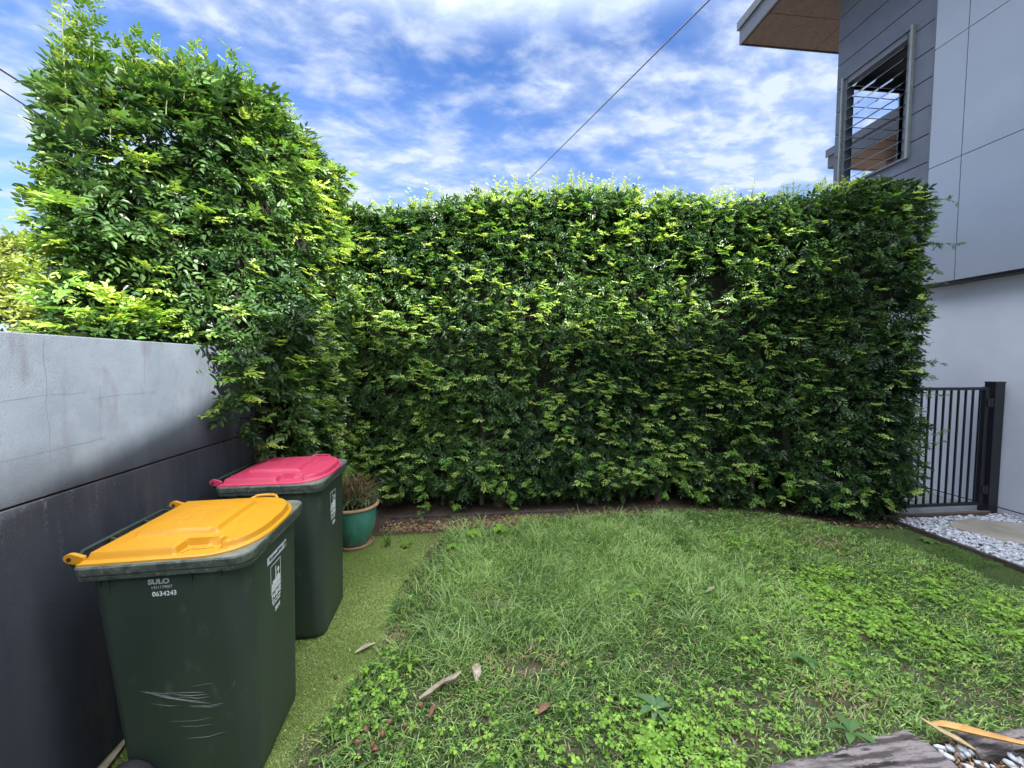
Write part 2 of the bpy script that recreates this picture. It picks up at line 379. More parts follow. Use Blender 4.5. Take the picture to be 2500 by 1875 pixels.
def hedge_face(path, zlo, zhi, dens, size, lump=.10, depth=.22, new=26, seed=1, top_round=.3, under=.12, newcol=(NEW_A, NEW_B), rag=.06):
    _, _, Ltot = path_eval(path, np.zeros(1))
    n0 = int(Ltot*3.9*dens); s = rng.random(n0)*Ltot; z = rng.random(n0)*4.2
    pos, nv, _ = path_eval(path, s)
    lo = zlo(pos, s) + .09*vnoise(np.c_[s*3, s*0+seed, s*0], 3) + .05*vnoise(np.c_[s*9, s*0+seed, s*0], 4)
    hi = zhi(pos, s) + rag*vnoise(np.c_[s*3.1, s*0+seed, s*0], 8) + rag*.8*vnoise(np.c_[s*8, s*0+seed, s*0], 9)
    ok = (z > lo) & (z < hi); s, z, pos, nv, lo, hi = s[ok], z[ok], pos[ok], nv[ok], lo[ok], hi[ok]
    Q = np.c_[pos, z]
    lm = lump*vnoise(Q*2.1+seed, 11) + lump*.7*vnoise(Q*5.3+seed, 12)
    k = np.clip((z-(hi-top_round))/top_round, 0, 1); inset = top_round*.8*(1-np.sqrt(np.maximum(0, 1-k*k)))
    kb = np.clip((lo+.35-z)/.35, 0, 1); inset = inset + under*kb*kb
    d = rng.exponential(.35, len(s)).clip(0, 1)*depth
    off = lm - inset - d
    P = np.c_[pos + nv*off[:, None], z]
    Nn = nrm(np.c_[nv*(1-.75*k)[:, None], k*.9 + .0*z])
    gap = vnoise(Q*7.5+seed, 21) + .5*vnoise(Q*15+seed, 22)
    keep = (gap < .42) | (d > depth*.7) 
    parts = [old_leaves(P[keep], Nn[keep], np.full(int(keep.sum()), size))]
    # new growth clusters on the outermost skin
    m = int(new*Ltot*3.9); s = rng.random(m)*Ltot; z = rng.random(m)*4.2; pos, nv, _ = path_eval(path, s)
    lo = zlo(pos, s)+.06; hi = zhi(pos, s); ok = (z > lo) & (z < hi)
    s, z, pos, nv, hi = s[ok], z[ok], pos[ok], nv[ok], hi[ok]; Q = np.c_[pos, z]
    cl = vnoise(Q*1.7+seed, 31)*.6 + vnoise(Q*4+seed, 32)*.7; ok = rng.random(len(s)) < np.clip(.5+.95*cl, .04, 1)*np.where(pos[:,0] > 3.35, .28, 1)
    s, z, pos, nv, hi, Q = s[ok], z[ok], pos[ok], nv[ok], hi[ok], Q[ok]
    lm = lump*vnoise(Q*2.1+seed, 11) + lump*.7*vnoise(Q*5.3+seed, 12)
    k = np.clip((z-(hi-top_round))/top_round, 0, 1); inset = top_round*.8*(1-np.sqrt(np.maximum(0, 1-k*k)))
    off = lm - inset + rng.uniform(-.01, .06, len(s))
    P = np.c_[pos + nv*off[:, None], z]; Nn = nrm(np.c_[nv*(1-.7*k)[:, None], k])
    parts.append(frond_clusters(P, Nn, size*1.0, *newcol, per=4))
    return parts
def hedge_top(poly_s, depthdir, zhi, thick, dens, size, seed=1, new=40):
    pass

# ---------------- back hedge
BP = [(-1.55,4.55),(-.8,4.5),(.43,4.42),(2.1,4.42),(2.9,4.28),(3.45,4.05),(4.1,3.72),(4.55,3.62),(4.86,3.76),(4.98,4.2),(5.02,5.3)]
def top_back(pos, s):
    x = pos[:,0]; return np.interp(x, [-1.6,-.9,-.2,.6,1.3,2.0,3.3,4.0,4.6,5.1], [3.5,3.5,3.62,3.7,3.78,3.74,3.66,3.68,3.66,3.66])
def low_back(pos, s):
    x = pos[:,0]; return np.interp(x, [-1.6,0,1.5,2.6,3.2,4.2,5.0], [.20,.17,.17,.15,.08,.06,.12])
back = empty('long_hedge', (1.8, 4.8, 0), label='long tall clipped hedge with yellow-green new tips filling the back of the yard', cat='hedge')
def to_local(V, o): return V - np.array(o)[None]
parts = hedge_face(BP, low_back, top_back, 980, .86, lump=.075, seed=1, new=110)
# flat top of the hedge
def top_leaves(x0, x1, y0, y1, zf, dens, size, seed):
    n = int((x1-x0)*(y1-y0)*dens); x = rng.uniform(x0, x1, n); y = rng.uniform(y0, y1, n)
    z = zf(x, y) - .09 + .06*vnoise(np.c_[x*3, y*3, x*0], seed) - rng.exponential(.06, n)
    P = np.c_[x, y, z]; Nn = np.tile([0,0,1.0], (n,1)) + rng.normal(0,.2,(n,3))
    return old_leaves(P, nrm(Nn), np.full(n, size))
zt = lambda x, y: np.interp(x, [-1.6,-.9,-.2,.6,1.3,2.0,3.3,4.0,4.6,5.1], [3.5,3.5,3.62,3.7,3.78,3.74,3.66,3.68,3.66,3.66])
parts.append(top_leaves(-1.6, 5.0, 4.45, 5.2, zt, 500, 1.0, 44))
parts.append(top_leaves(3.9, 4.9, 3.75, 4.5, zt, 500, 1.0, 44))
n = 9000; x = rng.uniform(-1.5, 4.9, n); y = np.interp(x, [-1.5,2.1,3.4,4.1,4.9], [4.66,4.58,4.3,4.0,4.1]) + rng.uniform(0, .45, n); z = zt(x, 0) - rng.uniform(.08, .75, n)
parts.append(old_leaves(np.c_[x,y,z], nrm(np.c_[rng.normal(0,.4,n), -np.ones(n), rng.uniform(0,1,n)]), np.full(n,1.15)))
stm = MB()
bs, hs, ls = [], [], []
for i in range(430):
    x = rng.uniform(-1.4, 4.9); y = np.interp(x, [-1.5,2.1,3.4,4.3,4.9], [4.62,4.55,4.3,3.9,4.0]) + rng.uniform(0, .45)
    h = rng.uniform(.10, .28)*(1.25 if .3 < x < 2.2 else 1); bs.append((x, y, float(zt(x, 0))-.06)); hs.append(h); ls.append((rng.normal(0,.25), rng.normal(-.05,.2)))
parts.append(shoots(bs, hs, ls, .72, (.16,.30,.05), (.52,.60,.13), stm))
# long soft side shoots at the right-hand end, reaching over the gate
bs, hs, ls = [], [], []
for i in range(46):
    z = rng.uniform(.35, 3.65); a = rng.uniform(0, 1)
    bs.append((4.86+.08*a, 3.74+.5*a, z)); hs.append(rng.uniform(.14,.42)); ls.append((1.0, -.12+rng.normal(0,.2), rng.normal(.12,.2)))
parts.append(shoots(bs, hs, ls, .8, (.035,.095,.025), (.16,.3,.04), stm))
# sprays low on the front
bs, hs, ls = [], [], []
for i in range(26):
    x = rng.uniform(-.6, 4.4); y = np.interp(x, [-1,2.1,3.4,4.3], [4.45,4.4,4.0,3.66]); bs.append((x, y, rng.uniform(.16,.5))); hs.append(rng.uniform(.1,.22)); ls.append((rng.normal(0,.4), -.8, -.25))
parts.append(shoots(bs, hs, ls, 1.0, (.10,.24,.03), (.22,.40,.05), stm))
V, F, C = merge(parts); np_mesh('foliage', to_local(V, back.location), F, M['leaf'], back, C)
def local_mb(mb, o):
    l = Vector(o.location); mb.v = [tuple(Vector(v)-l) for v in mb.v]; return mb
local_mb(stm, back).build('shoot_stems', mat('green_stem', (.07,.11,.03), (.12,.13,.05), 20, .7), back, kind='stuff')
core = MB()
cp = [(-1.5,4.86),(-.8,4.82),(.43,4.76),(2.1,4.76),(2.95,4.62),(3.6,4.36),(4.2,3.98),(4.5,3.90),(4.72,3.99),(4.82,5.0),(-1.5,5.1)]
core.prism(cp, .40, 3.2); core.prism([(-1.5,5.12),(4.7,5.05),(4.7,5.12),(-1.5,5.2)], .0, 3.0); local_mb(core, back).build('shade_core', M['core'], back)  # added solid cores, coloured dark as the shade between the leaves
for i, x in enumerate([-1.0,-.35,.12,.34,.95,1.45,1.9,2.35,2.9,3.45,3.9,4.35,4.6]):
    y = np.interp(x, [-1,2.1,3.4,4.3,4.7], [4.72,4.66,4.35,4.05,4.0]) + rng.uniform(-.05,.1); mb = MB()
    r0 = rng.uniform(.02,.038) if i != 3 else .055
    for q in range(2 if i % 2 else 3):
        a = rng.uniform(-.12,.12); b = rng.uniform(-.1,.1)
        mb.tube([(x,y,0),(x+a*.3,y+b*.3,.15),(x+a,y+b,.35),(x+a*1.8,y+b+.1,.8),(x+a*2.2,y+.2,1.5)], [r0*1.3,r0,r0*.8,r0*.65,r0*.4], 7)
    local_mb(mb, back).build('stem', M['bark'], back, smooth=True)

# ---------------- tall hedge beyond and over the rendered wall
LP = [(-2.6,2.8),(-2.2,2.36),(-1.98,2.06),(-1.86,2.14),(-1.80,2.40),(-1.60,2.58),(-1.42,2.68),(-1.33,2.95),(-1.30,3.5),(-1.32,4.1),(-1.40,4.75)]
# travel direction reversed so the outward normal faces the yard
def top_left(pos, s):
    y = pos[:,1]; return np.interp(y, [2.05,2.16,2.30,2.6,3.0,3.5,4.2,4.8], [2.66,2.78,3.12,3.40,3.56,3.66,3.62,3.45])
def low_left(pos, s):
    y = pos[:,1]; x = pos[:,0]; return np.where(x < -1.6, 1.80, np.interp(y, [2.4,2.55,2.75,3.0,3.3,3.6,4.8], [1.80,1.45,1.1,.95,.55,.35,.25]))
left = empty('tall_hedge', (-1.9, 3.2, 0), label='tall leafy hedge growing over the top and end of the grey rendered wall', cat='hedge')
parts = hedge_face(LP, low_left, top_left, 950, .90, lump=.14, seed=5, new=95, depth=.24, under=.05, newcol=((.12,.28,.045),(.44,.57,.14)), rag=.13)
n = 2600; y = rng.uniform(2.15, 5.0, n); x = -1.4 - rng.uniform(0, .8, n) - np.clip(2.75-y, 0, 1)*.8
z = np.interp(y, [2.05,2.16,2.30,2.6,3.0,3.5,4.2,4.8], [2.66,2.78,3.12,3.40,3.56,3.66,3.62,3.45]) - rng.exponential(.07, n) + .05
parts.append(old_leaves(np.c_[x,y,z], nrm(np.tile([0,0,1.0],(n,1))+rng.normal(0,.3,(n,3))), np.full(n,1.08)))
# leaves spilling over the wall top
n = 260; y = rng.uniform(2.1, 2.6, n); P = np.c_[-1.80+rng.normal(0,.03,n), y, 1.87+rng.uniform(0,.10,n)]
parts.append(old_leaves(P, nrm(np.tile([.5,-.2,.8],(n,1))), np.full(n,.85)))
n = 34; y = rng.uniform(1.98, 2.6, n); P = np.c_[-1.79+rng.normal(0,.03,n)-.1*(y<2.1), y, 1.92+rng.uniform(0,.12,n)]
parts.append(frond_clusters(P, nrm(np.tile([.6,-.4,.6],(n,1))), 1.0, (.12,.27,.04), (.40,.54,.09), 4, .1))
stm = MB(); bs, hs, ls = [], [], []
def zl(y): return float(np.interp(y, [2.05,2.16,2.30,2.6,3.0,3.5,4.2,4.8], [2.66,2.78,3.12,3.40,3.56,3.66,3.62,3.45]))
for i in range(105):
    y = rng.uniform(2.2, 4.7); x = -1.42 - rng.uniform(0,.3) - max(0, 2.75-y)*.75
    if x+.93*y < .02: continue
    bs.append((x, y, zl(y)-.12)); hs.append(rng.uniform(.1,.3)); ls.append((rng.normal(0,.2), rng.normal(0,.2)))
for (x, y, h, lx, ly) in [(-2.02,2.26,.62,.02,-.02),(-2.0,2.30,.5,0,0),(-1.9,2.5,.42,0,0),(-1.78,2.5,.38,.1,0),(-1.7,2.75,.4,0,0),(-1.66,2.95,.42,.05,0),(-1.62,3.05,.32,.1,0),(-1.5,3.4,.36,.1,.1),(-1.45,3.9,.32,.1,0)]:
    bs.append((x, y, zl(y)-.1)); hs.append(h); ls.append((lx, ly))
parts.append(shoots(bs, hs, ls, .9, (.05,.13,.025), (.34,.46,.08), stm))
bs, hs, ls = [], [], []
for i in range(60):   # stout leafy leaders standing above the crown
    y = rng.uniform(2.2, 4.7); x = -1.42 - rng.uniform(0,.25) - max(0, 2.75-y)*.75
    if x+.93*y < .02: continue
    bs.append((x, y, zl(y)-.12)); hs.append(rng.uniform(.16,.36)); ls.append((rng.normal(0,.3), rng.normal(0,.3)))
for (x, y, h, lx, ly) in [(-2.03,2.30,.55,-.03,0),(-2.0,2.32,.68,0,.02),(-1.98,2.33,.62,.05,.02),(-2.01,2.36,.5,-.02,.1),(-1.95,2.38,.45,.08,.05),(-1.88,2.52,.46,0,0),(-1.86,2.56,.4,.1,0),(-1.76,2.78,.46,0,0),(-1.74,2.8,.36,.12,0),(-1.62,3.2,.34,.05,0)]*2:
    bs.append((x, y, zl(y)-.12)); hs.append(h*rng.uniform(.85,1.1)); ls.append((lx, ly))
parts.append(shoots(bs, hs, ls, 1.08, (.03,.095,.02), (.14,.27,.045), stm))
bs, hs, ls = [], [], []
for i in range(34):
    z = rng.uniform(1.95, 2.75); bs.append((-2.05+rng.normal(0,.03), 2.24, z)); hs.append(rng.uniform(.10,.22)); ls.append((-.7, -.1, .35))
parts.append(shoots(bs, hs, ls, .85, (.06,.15,.025), (.24,.36,.04), stm))
V, F, C = merge(parts)
v0 = V[F[:,0]]; keep = ~((v0[:,2] > 2.64+.08*np.sin(v0[:,0]*31)) & (v0[:,0]+.955*v0[:,1] < .03*np.sin(v0[:,2]*23))); F = F[keep]   # clipped back at the near end
used = np.unique(F); remap = np.full(len(V), -1); remap[used] = np.arange(len(used)); V, C, F = V[used], C[used], remap[F]
np_mesh('foliage', to_local(V, left.location), F, M['leaf'], left, C)
local_mb(stm, left).build('shoot_stems', bpy.data.materials['green_stem'], left, kind='stuff')
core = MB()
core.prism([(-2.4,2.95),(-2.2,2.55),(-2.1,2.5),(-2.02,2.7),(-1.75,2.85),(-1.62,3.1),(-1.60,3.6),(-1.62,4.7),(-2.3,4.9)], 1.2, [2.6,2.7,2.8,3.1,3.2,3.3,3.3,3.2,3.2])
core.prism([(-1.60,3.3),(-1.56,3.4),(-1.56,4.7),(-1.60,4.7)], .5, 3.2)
local_mb(core, left).build('shade_core', M['core'], left)  # dark solid core in place of the hedge's inner shade
for (x, y) in [(-1.5,3.75),(-1.48,4.2),(-1.95,2.5),(-1.95,3.2)]:
    mb = MB(); mb.tube([(x,y,0),(x+.02,y,.5),(x-.03,y+.02,1.2),(x-.06,y,2.2),(x-.1,y,3.0)], [.035,.03,.026,.02,.012], 7)
    local_mb(mb, left).build('stem', M['bark'], left, smooth=True)

# ---------------- pale shrub far beyond the wall, at the left edge
shr = empty('garden_shrub', (-7.0, 6.6, 0), label='pale yellow-green shrub beyond the wall, at the left edge of the view', cat='shrub')
n = 3600; d = nrm(rng.normal(0, 1, (n,3))); d[:,2] = np.abs(d[:,2])*1.0
rr = 1 + .16*vnoise(d*3, 3) + .1*vnoise(d*7, 4) - rng.exponential(.06, n)
P = np.c_[-7.0 + d[:,0]*1.35*rr, 6.6 + d[:,1]*1.2*rr, 1.7 + d[:,2]*1.9*rr]; P2 = P.copy(); low = rng.random(n) < .35; P[low,2] = rng.uniform(.2,1.9,low.sum())
t = rng.random(n)
V, F, C = place(VAR, P, nrm(d+rng.normal(0,.6,(n,3))), nrm(d+np.array([0,0,.7])+rng.normal(0,.3,(n,3))), np.full(n,2.0), lerpc((.09,.14,.03),(.28,.33,.08), t))
np_mesh('foliage', to_local(V, shr.location), F, M['soft'], shr, C)
mb = MB()
for a in range(5): mb.tube([(0,0,0),(.15*math.cos(a*1.3),.15*math.sin(a*1.3),.8),(.5*math.cos(a*1.3),.5*math.sin(a*1.3),2.4)], [.07,.05,.02], 7)
mb.build('stem', M['bark'], shr)

# ------------------------------------------------------------------ rendered wall on the left
def wallmat():
    m, nt, b = newmat('stained_shade_render'); b.inputs['Roughness'].default_value = .72; b.inputs['Specular IOR Level'].default_value = .4
    tcn = nt.nodes.new('ShaderNodeTexCoord'); sx = nt.nodes.new('ShaderNodeSeparateXYZ'); nt.links.new(tcn.outputs['Object'], sx.inputs[0])
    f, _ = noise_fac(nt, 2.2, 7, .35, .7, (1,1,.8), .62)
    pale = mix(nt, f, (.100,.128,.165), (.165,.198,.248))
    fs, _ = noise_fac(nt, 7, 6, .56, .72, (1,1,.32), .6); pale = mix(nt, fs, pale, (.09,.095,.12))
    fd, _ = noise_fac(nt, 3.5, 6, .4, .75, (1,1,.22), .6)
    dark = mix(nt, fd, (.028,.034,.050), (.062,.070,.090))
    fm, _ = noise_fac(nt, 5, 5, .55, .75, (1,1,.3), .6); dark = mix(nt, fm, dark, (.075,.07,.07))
    # lit pale top and shaded dark lower part put into the colour by height
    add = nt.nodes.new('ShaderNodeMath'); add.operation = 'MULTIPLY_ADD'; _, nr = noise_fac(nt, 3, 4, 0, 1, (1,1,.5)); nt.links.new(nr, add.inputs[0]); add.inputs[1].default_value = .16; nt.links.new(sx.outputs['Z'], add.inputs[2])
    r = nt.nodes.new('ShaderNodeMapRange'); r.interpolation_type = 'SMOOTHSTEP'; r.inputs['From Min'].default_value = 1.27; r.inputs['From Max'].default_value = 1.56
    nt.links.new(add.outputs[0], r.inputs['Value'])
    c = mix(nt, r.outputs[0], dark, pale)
    # efflorescence drips just under the joint
    fe, _ = noise_fac(nt, 24, 4, .52, .68, (1,1,.09), .7); r2 = nt.nodes.new('ShaderNodeMapRange'); r2.inputs['From Min'].default_value = .8; r2.inputs['From Max'].default_value = 1.24; nt.links.new(sx.outputs['Z'], r2.inputs['Value'])
    fb, _ = noise_fac(nt, 90, 3, .45, .7); mm = nt.nodes.new('ShaderNodeMath'); mm.operation = 'MULTIPLY'; nt.links.new(fe, mm.inputs[0]); nt.links.new(r2.outputs[0], mm.inputs[1])
    m2 = nt.nodes.new('ShaderNodeMath'); m2.operation = 'MULTIPLY'; nt.links.new(mm.outputs[0], m2.inputs[0]); nt.links.new(fb, m2.inputs[1])
    r3 = nt.nodes.new('ShaderNodeMath'); r3.operation = 'LESS_THAN'; r3.inputs[1].default_value = 1.25; nt.links.new(sx.outputs['Z'], r3.inputs[0])
    m3 = nt.nodes.new('ShaderNodeMath'); m3.operation = 'MULTIPLY'; nt.links.new(m2.outputs[0], m3.inputs[0]); nt.links.new(r3.outputs[0], m3.inputs[1])
    c = mix(nt, m3.outputs[0], c, (.20,.19,.20))
    fp, _ = noise_fac(nt, 120, 2, .70, .76); c = mix(nt, fp, c, (.12,.12,.13))
    nt.links.new(c, b.inputs['Base Color'])
    _, g = noise_fac(nt, 260, 4, 0, 1, rough=.7); n1 = bump(nt, b, g, .8, .006); _, g2 = noise_fac(nt, 14, 4, 0, 1); bump(nt, b, g2, .25, .012, n1)
    return m
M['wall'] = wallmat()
wl = empty('rendered_wall', (-1.62, 2.5, 0), label='grey rendered masonry wall with stained lower half, coloured darker as shade, and horizontal joint', cat='wall')
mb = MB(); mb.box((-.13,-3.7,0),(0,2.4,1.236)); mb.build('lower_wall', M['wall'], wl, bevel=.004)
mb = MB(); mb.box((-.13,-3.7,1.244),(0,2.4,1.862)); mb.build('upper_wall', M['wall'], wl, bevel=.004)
mb = MB(); mb.box((-.12,-3.69,1.2355),(-.012,2.39,1.2445)); mb.build('joint', mat('joint_shadow_gap', (.01,.01,.012), rough=.9), wl)
cr = MB()
def crack(mb, pts, w=.0008):
    for a, b in zip(pts[:-1], pts[1:]):
        (y0, z0), (y1, z1) = a, b; d = math.hypot(y1-y0, z1-z0); ny, nz = -(z1-z0)/d*w, (y1-y0)/d*w
        mb.add([(.0012,y0+ny,z0+nz),(.0012,y0-ny,z0-nz),(.0012,y1-ny,z1-nz),(.0012,y1+ny,z1+nz)], [(0,1,2,3)])
for y0, z0, z1 in [(-.83,1.85,1.25),(-.37,1.85,1.66),(-.62,1.66,1.42)]:
    z = z0; y = y0; pts = [(y,z)]
    while z > z1: z -= .05; y += rng.normal(0,.004); pts.append((y,z))
    crack(cr, pts)
for z0, y0, y1 in [(1.62,-.98,-.7),(1.60,-.66,-.35),(1.41,-1.0,-.6)]:
    y = y0; z = z0; pts = [(y,z)]
    while y < y1: y += .05; z += rng.normal(0,.003); pts.append((y,z))
    crack(cr, pts, .0005)
cr.build('hairline_cracks', mat('crack_line', (.085,.095,.115), rough=.9), wl)
# torn paper bark strip lying along the foot of the wall
sk = MB()
pts = [(-1.585,1.30),(-1.57,1.5),(-1.59,1.62),(-1.575,1.75),(-1.59,1.9),(-1.58,2.02)]
for i,(a,b) in enumerate(zip(pts[:-1],pts[1:])):
    w0, w1 = [.012,.018,.008,.02,.012,.004][i:i+2]; sk.add([(a[0]-w0,a[1],.02),(a[0]+w0,a[1],.028),(b[0]+w1,b[1],.028),(b[0]-w1,b[1],.02),(a[0],a[1],.008),(b[0],b[1],.008)], [(0,1,2,3),(0,3,5,4),(1,4,5,2)])
sk.build('bark_strip', mat('pale_bark', (.3,.24,.18), (.5,.44,.36), 20, .85, .5, 60), smooth=False, label='long pale strip of bark lying along the foot of the grey wall', cat='bark')

# ------------------------------------------------------------------ wheelie bins
def rrect(hx0, hx1, hy, r, n=7):
    """rounded rectangle, x from hx0 to hx1, y +-hy, ccw"""
    pts = []
    for (cx_, cy_, a0) in ((hx1-r, hy-r, 0), (hx0+r*.6, hy-r*.6, 90), (hx0+r*.6, -hy+r*.6, 180), (hx1-r, -hy+r, 270)):
        rr_ = r if cx_ > 0 else r*.6
        for k in range(n+1):
            a = R(a0 + 90*k/n); pts.append((cx_+rr_*math.cos(a), cy_+rr_*math.sin(a)))
    return pts
def loft(mb, rings, cap0=True, cap1=True):
    n = len(rings[0]); vs = [p for r in rings for p in r]
    fs = [(i*n+k, i*n+(k+1)%n, (i+1)*n+(k+1)%n, (i+1)*n+k) for i in range(len(rings)-1) for k in range(n)]
    if cap0: fs.append(tuple(range(n))[::-1])
    if cap1: fs.append(tuple((len(rings)-1)*n+k for k in range(n)))
    return mb.add(vs, fs)
def text_mesh(body, size, off=0.0, ext=.0006, align='CENTER', sx=1.0):
    cu = bpy.data.curves.new('lettering', 'FONT'); cu.body = body; cu.size = size; cu.offset = off; cu.extrude = ext
    cu.align_x = align; cu.align_y = 'CENTER'; cu.resolution_u = 3
    o = bpy.data.objects.new('tmp', cu); COL.objects.link(o); bpy.context.view_layer.update()
    dg = bpy.context.evaluated_depsgraph_get(); me = bpy.data.meshes.new_from_object(o.evaluated_get(dg))
    bpy.data.objects.remove(o); bpy.data.curves.remove(cu); return me
def put_text(name, body, size, mtx, m, parent, off=0.0, sx=1.0):
    me = text_mesh(body, size, off); me.transform(Matrix.Diagonal((sx,1,1,1))); me.transform(mtx); me.materials.clear(); return link(name, me, parent, m)

ZT = .932
def near_y(z): return -(.235 + (.292-.235)*z/ZT)
def front_x(z): return .278 + (.288-.278)*z/ZT
TY = math.atan((.292-.235)/ZT); TX = math.atan((.288-.278)/ZT)
def on_near(x, z, o=.0012): # frame: text x -> +x, y -> up along the face
    return Matrix.Translation((x, near_y(z)-o, z)) @ Matrix.Rotation(R(90)+TY, 4, 'X')
def on_front(y, z, o=.0012):
    return Matrix.Translation((front_x(z)+o, y, z)) @ Matrix.Rotation(TX, 4, 'Y') @ Matrix.Rotation(R(90), 4, 'Z') @ Matrix.Rotation(R(90), 4, 'X')

def lid_height(s, y):
    """height of the lid's upper skin above the lid plane"""
    p = 2.7; q = (np.clip((s-.08)/.235, 0, None))**p + (np.abs(y)/.302)**p
    d = np.minimum((1-q**(1/p))*.27, (s+.305))
    def sm(a, lo, hi): t = np.clip((a-lo)/(hi-lo), 0, 1); return t*t*(3-2*t)
    h = .002 + .005*sm(d, .0, .006) + .025*sm(d, .016, .028)
    # shallow crown
    h = h + .010*(1-(s/.34)**2)*(1-(y/.32)**2)*sm(d, .03, .15)
    # raised centre panel with bevelled edges
    w = .165 + .02*(s+.2); pd = np.minimum(np.minimum(s+.21, .125-s+0*y), w-np.abs(y)); h = h + .016*sm(pd, 0, .012)
    # hand recesses left and right, open to the rim
    rec = sm(.085-np.abs(s-.105), 0, .012)*sm(np.abs(y), .206, .216)*sm(-y, -.01, 0)
    h = h - np.minimum(rec*.036, np.maximum(h-.006, 0))
    return h
def make_lid(m, m2, parent):
    NS, NY = 110, 90
    s = -.305 + .62*(1-np.cos(np.linspace(0, 1, NS+1)*math.pi*.5+0))/1.0
    s = -.305 + .619*np.sin(np.linspace(0, 1, NS+1)*math.pi/2)**1.0
    t = np.linspace(-1, 1, NY+1); t = np.sign(t)*(1-(1-np.abs(t))**1.5)
    p = 2.7; w = .302*(1-np.clip((s-.08)/.235, 0, .99995)**p)**(1/p)
    Sg, Tg = np.meshgrid(s, t, indexing='ij'); Yg = Tg*w[:, None]
    H = lid_height(Sg, Yg)
    n = NY+1; top = np.stack([Sg, Yg, H+.988], -1).reshape(-1, 3); bot = top.copy(); bot[:,2] = np.minimum(bot[:,2]-.006, .984)
    bot[:,2] = np.where(bot[:,2] < .99, .9835, bot[:,2])
    i, j = np.meshgrid(np.arange(NS), np.arange(NY), indexing='ij'); a = (i*n+j).ravel()
    F1 = np.c_[a, a+n, a+n+1, a+1]; o = len(top); F2 = F1[:, ::-1]+o
    ring = [k for k in range(n)] + [r*n+NY for r in range(1, NS+1)] + [NS*n+k for k in range(NY-1, -1, -1)] + [r*n for r in range(NS-1, 0, -1)]
    ring = np.array(ring); nx = np.roll(ring, -1); F3 = np.c_[ring, nx, nx+o, ring+o]
    me_o = np_mesh('lid', np.concatenate([top, bot]), np.concatenate([F1, F2, F3]), m, parent, smooth=True)
    me_o.data.set_sharp_from_angle(angle=R(40))
    # hinge arms with pin holes
    for sy in (-1, 1):
        mb = MB(); y0 = sy*.275
        prof = [(-.29,.990),(-.33,.990),(-.348,.996),(-.361,1.006),(-.366,1.019),(-.362,1.031),(-.350,1.039),(-.337,1.040),(-.322,1.034),(-.296,1.022)]
        prof = [(x, .995+(z-.99)*.8-.012) for x, z in prof]
        mb.add([(x, y0-.008, z) for x, z in prof]+[(x, y0+.008, z) for x, z in prof], [tuple(range(10)), tuple(range(10,20))[::-1]]+[(k,(k+1)%10,10+(k+1)%10,10+k) for k in range(10)])
        h = mb.build('hinge_arm', m, me_o, bevel=.002)
        MB().lathe([(0,y0-.0105),(.0075,y0-.0105),(.0075,y0+.0105),(0,y0+.0105)], 16, (-.344,0,1.003), axis='y').build('hinge_pin', M['wheel'], h, smooth=True)
    # looped grip on the far side
    lp = [(.028,.276,1.002),(.036,.296,1.014),(.052,.312,1.022),(.075,.318,1.024),(.105,.319,1.024),(.135,.316,1.023),(.156,.306,1.020),(.168,.290,1.012),(.172,.272,1.0)]
    MB().tube([(x,y,1.0+(z-1.0)*.7) for x,y,z in lp], .0075, 8).build('grip_loop', m, me_o, smooth=True)
    # engraved panel: frame, ruled lines and small drawn shapes
    def zt_(x, y): return float(lid_height(np.array([x]), np.array([y]))[0])+.9882
    e = MB()
    def line(pts, r=.0011):
        q = []
        for (x0,y0),(x1,y1) in zip(pts[:-1], pts[1:]):
            for k in range(6): t_ = k/6; q.append((x0+(x1-x0)*t_, y0+(y1-y0)*t_))
        q.append(pts[-1]); e.tube([(x,y,zt_(x,y)) for x,y in q], r, 4)
    a0, a1, b0, b1 = -.11, .065, -.075, .085
    line([(a0,b0),(a1,b0),(a1,b1),(a0,b1),(a0,b0)])
    for xx in (.018,.03,.042): line([(xx,b0+.01),(xx,b1-.01)], .0009)
    line([(.006,b0),(.006,b1)])
    for (cx_,cy_,ra,rb) in [(-.075,-.045,.013,.02),(-.04,-.05,.011,.012),(-.015,-.035,.012,.015),(-.085,0,.012,.012),(-.05,-.005,.014,.009),(-.018,.01,.009,.016),(-.08,.045,.014,.010),(-.045,.05,.010,.016),(-.012,.055,.010,.010)]:
        line([(cx_+ra*math.cos(k*.9), cy_+rb*math.sin(k*.9)) for k in range(8)], .0008)
    for k in range(9): yy = -.12+k*.028; line([(.155+.01*(k%2), yy),(.165, yy+.012),(.158,yy+.02)], .0008)
    line([(.19,-.15),(.205,-.15),(.205,-.13),(.19,-.13),(.19,-.15)], .0009); line([(-.235,-.12),(-.235,.1)], .0011); line([(-.255,-.02),(-.255,.08)], .0011)
    e.build('engraved_panel', m2, me_o)
    return me_o

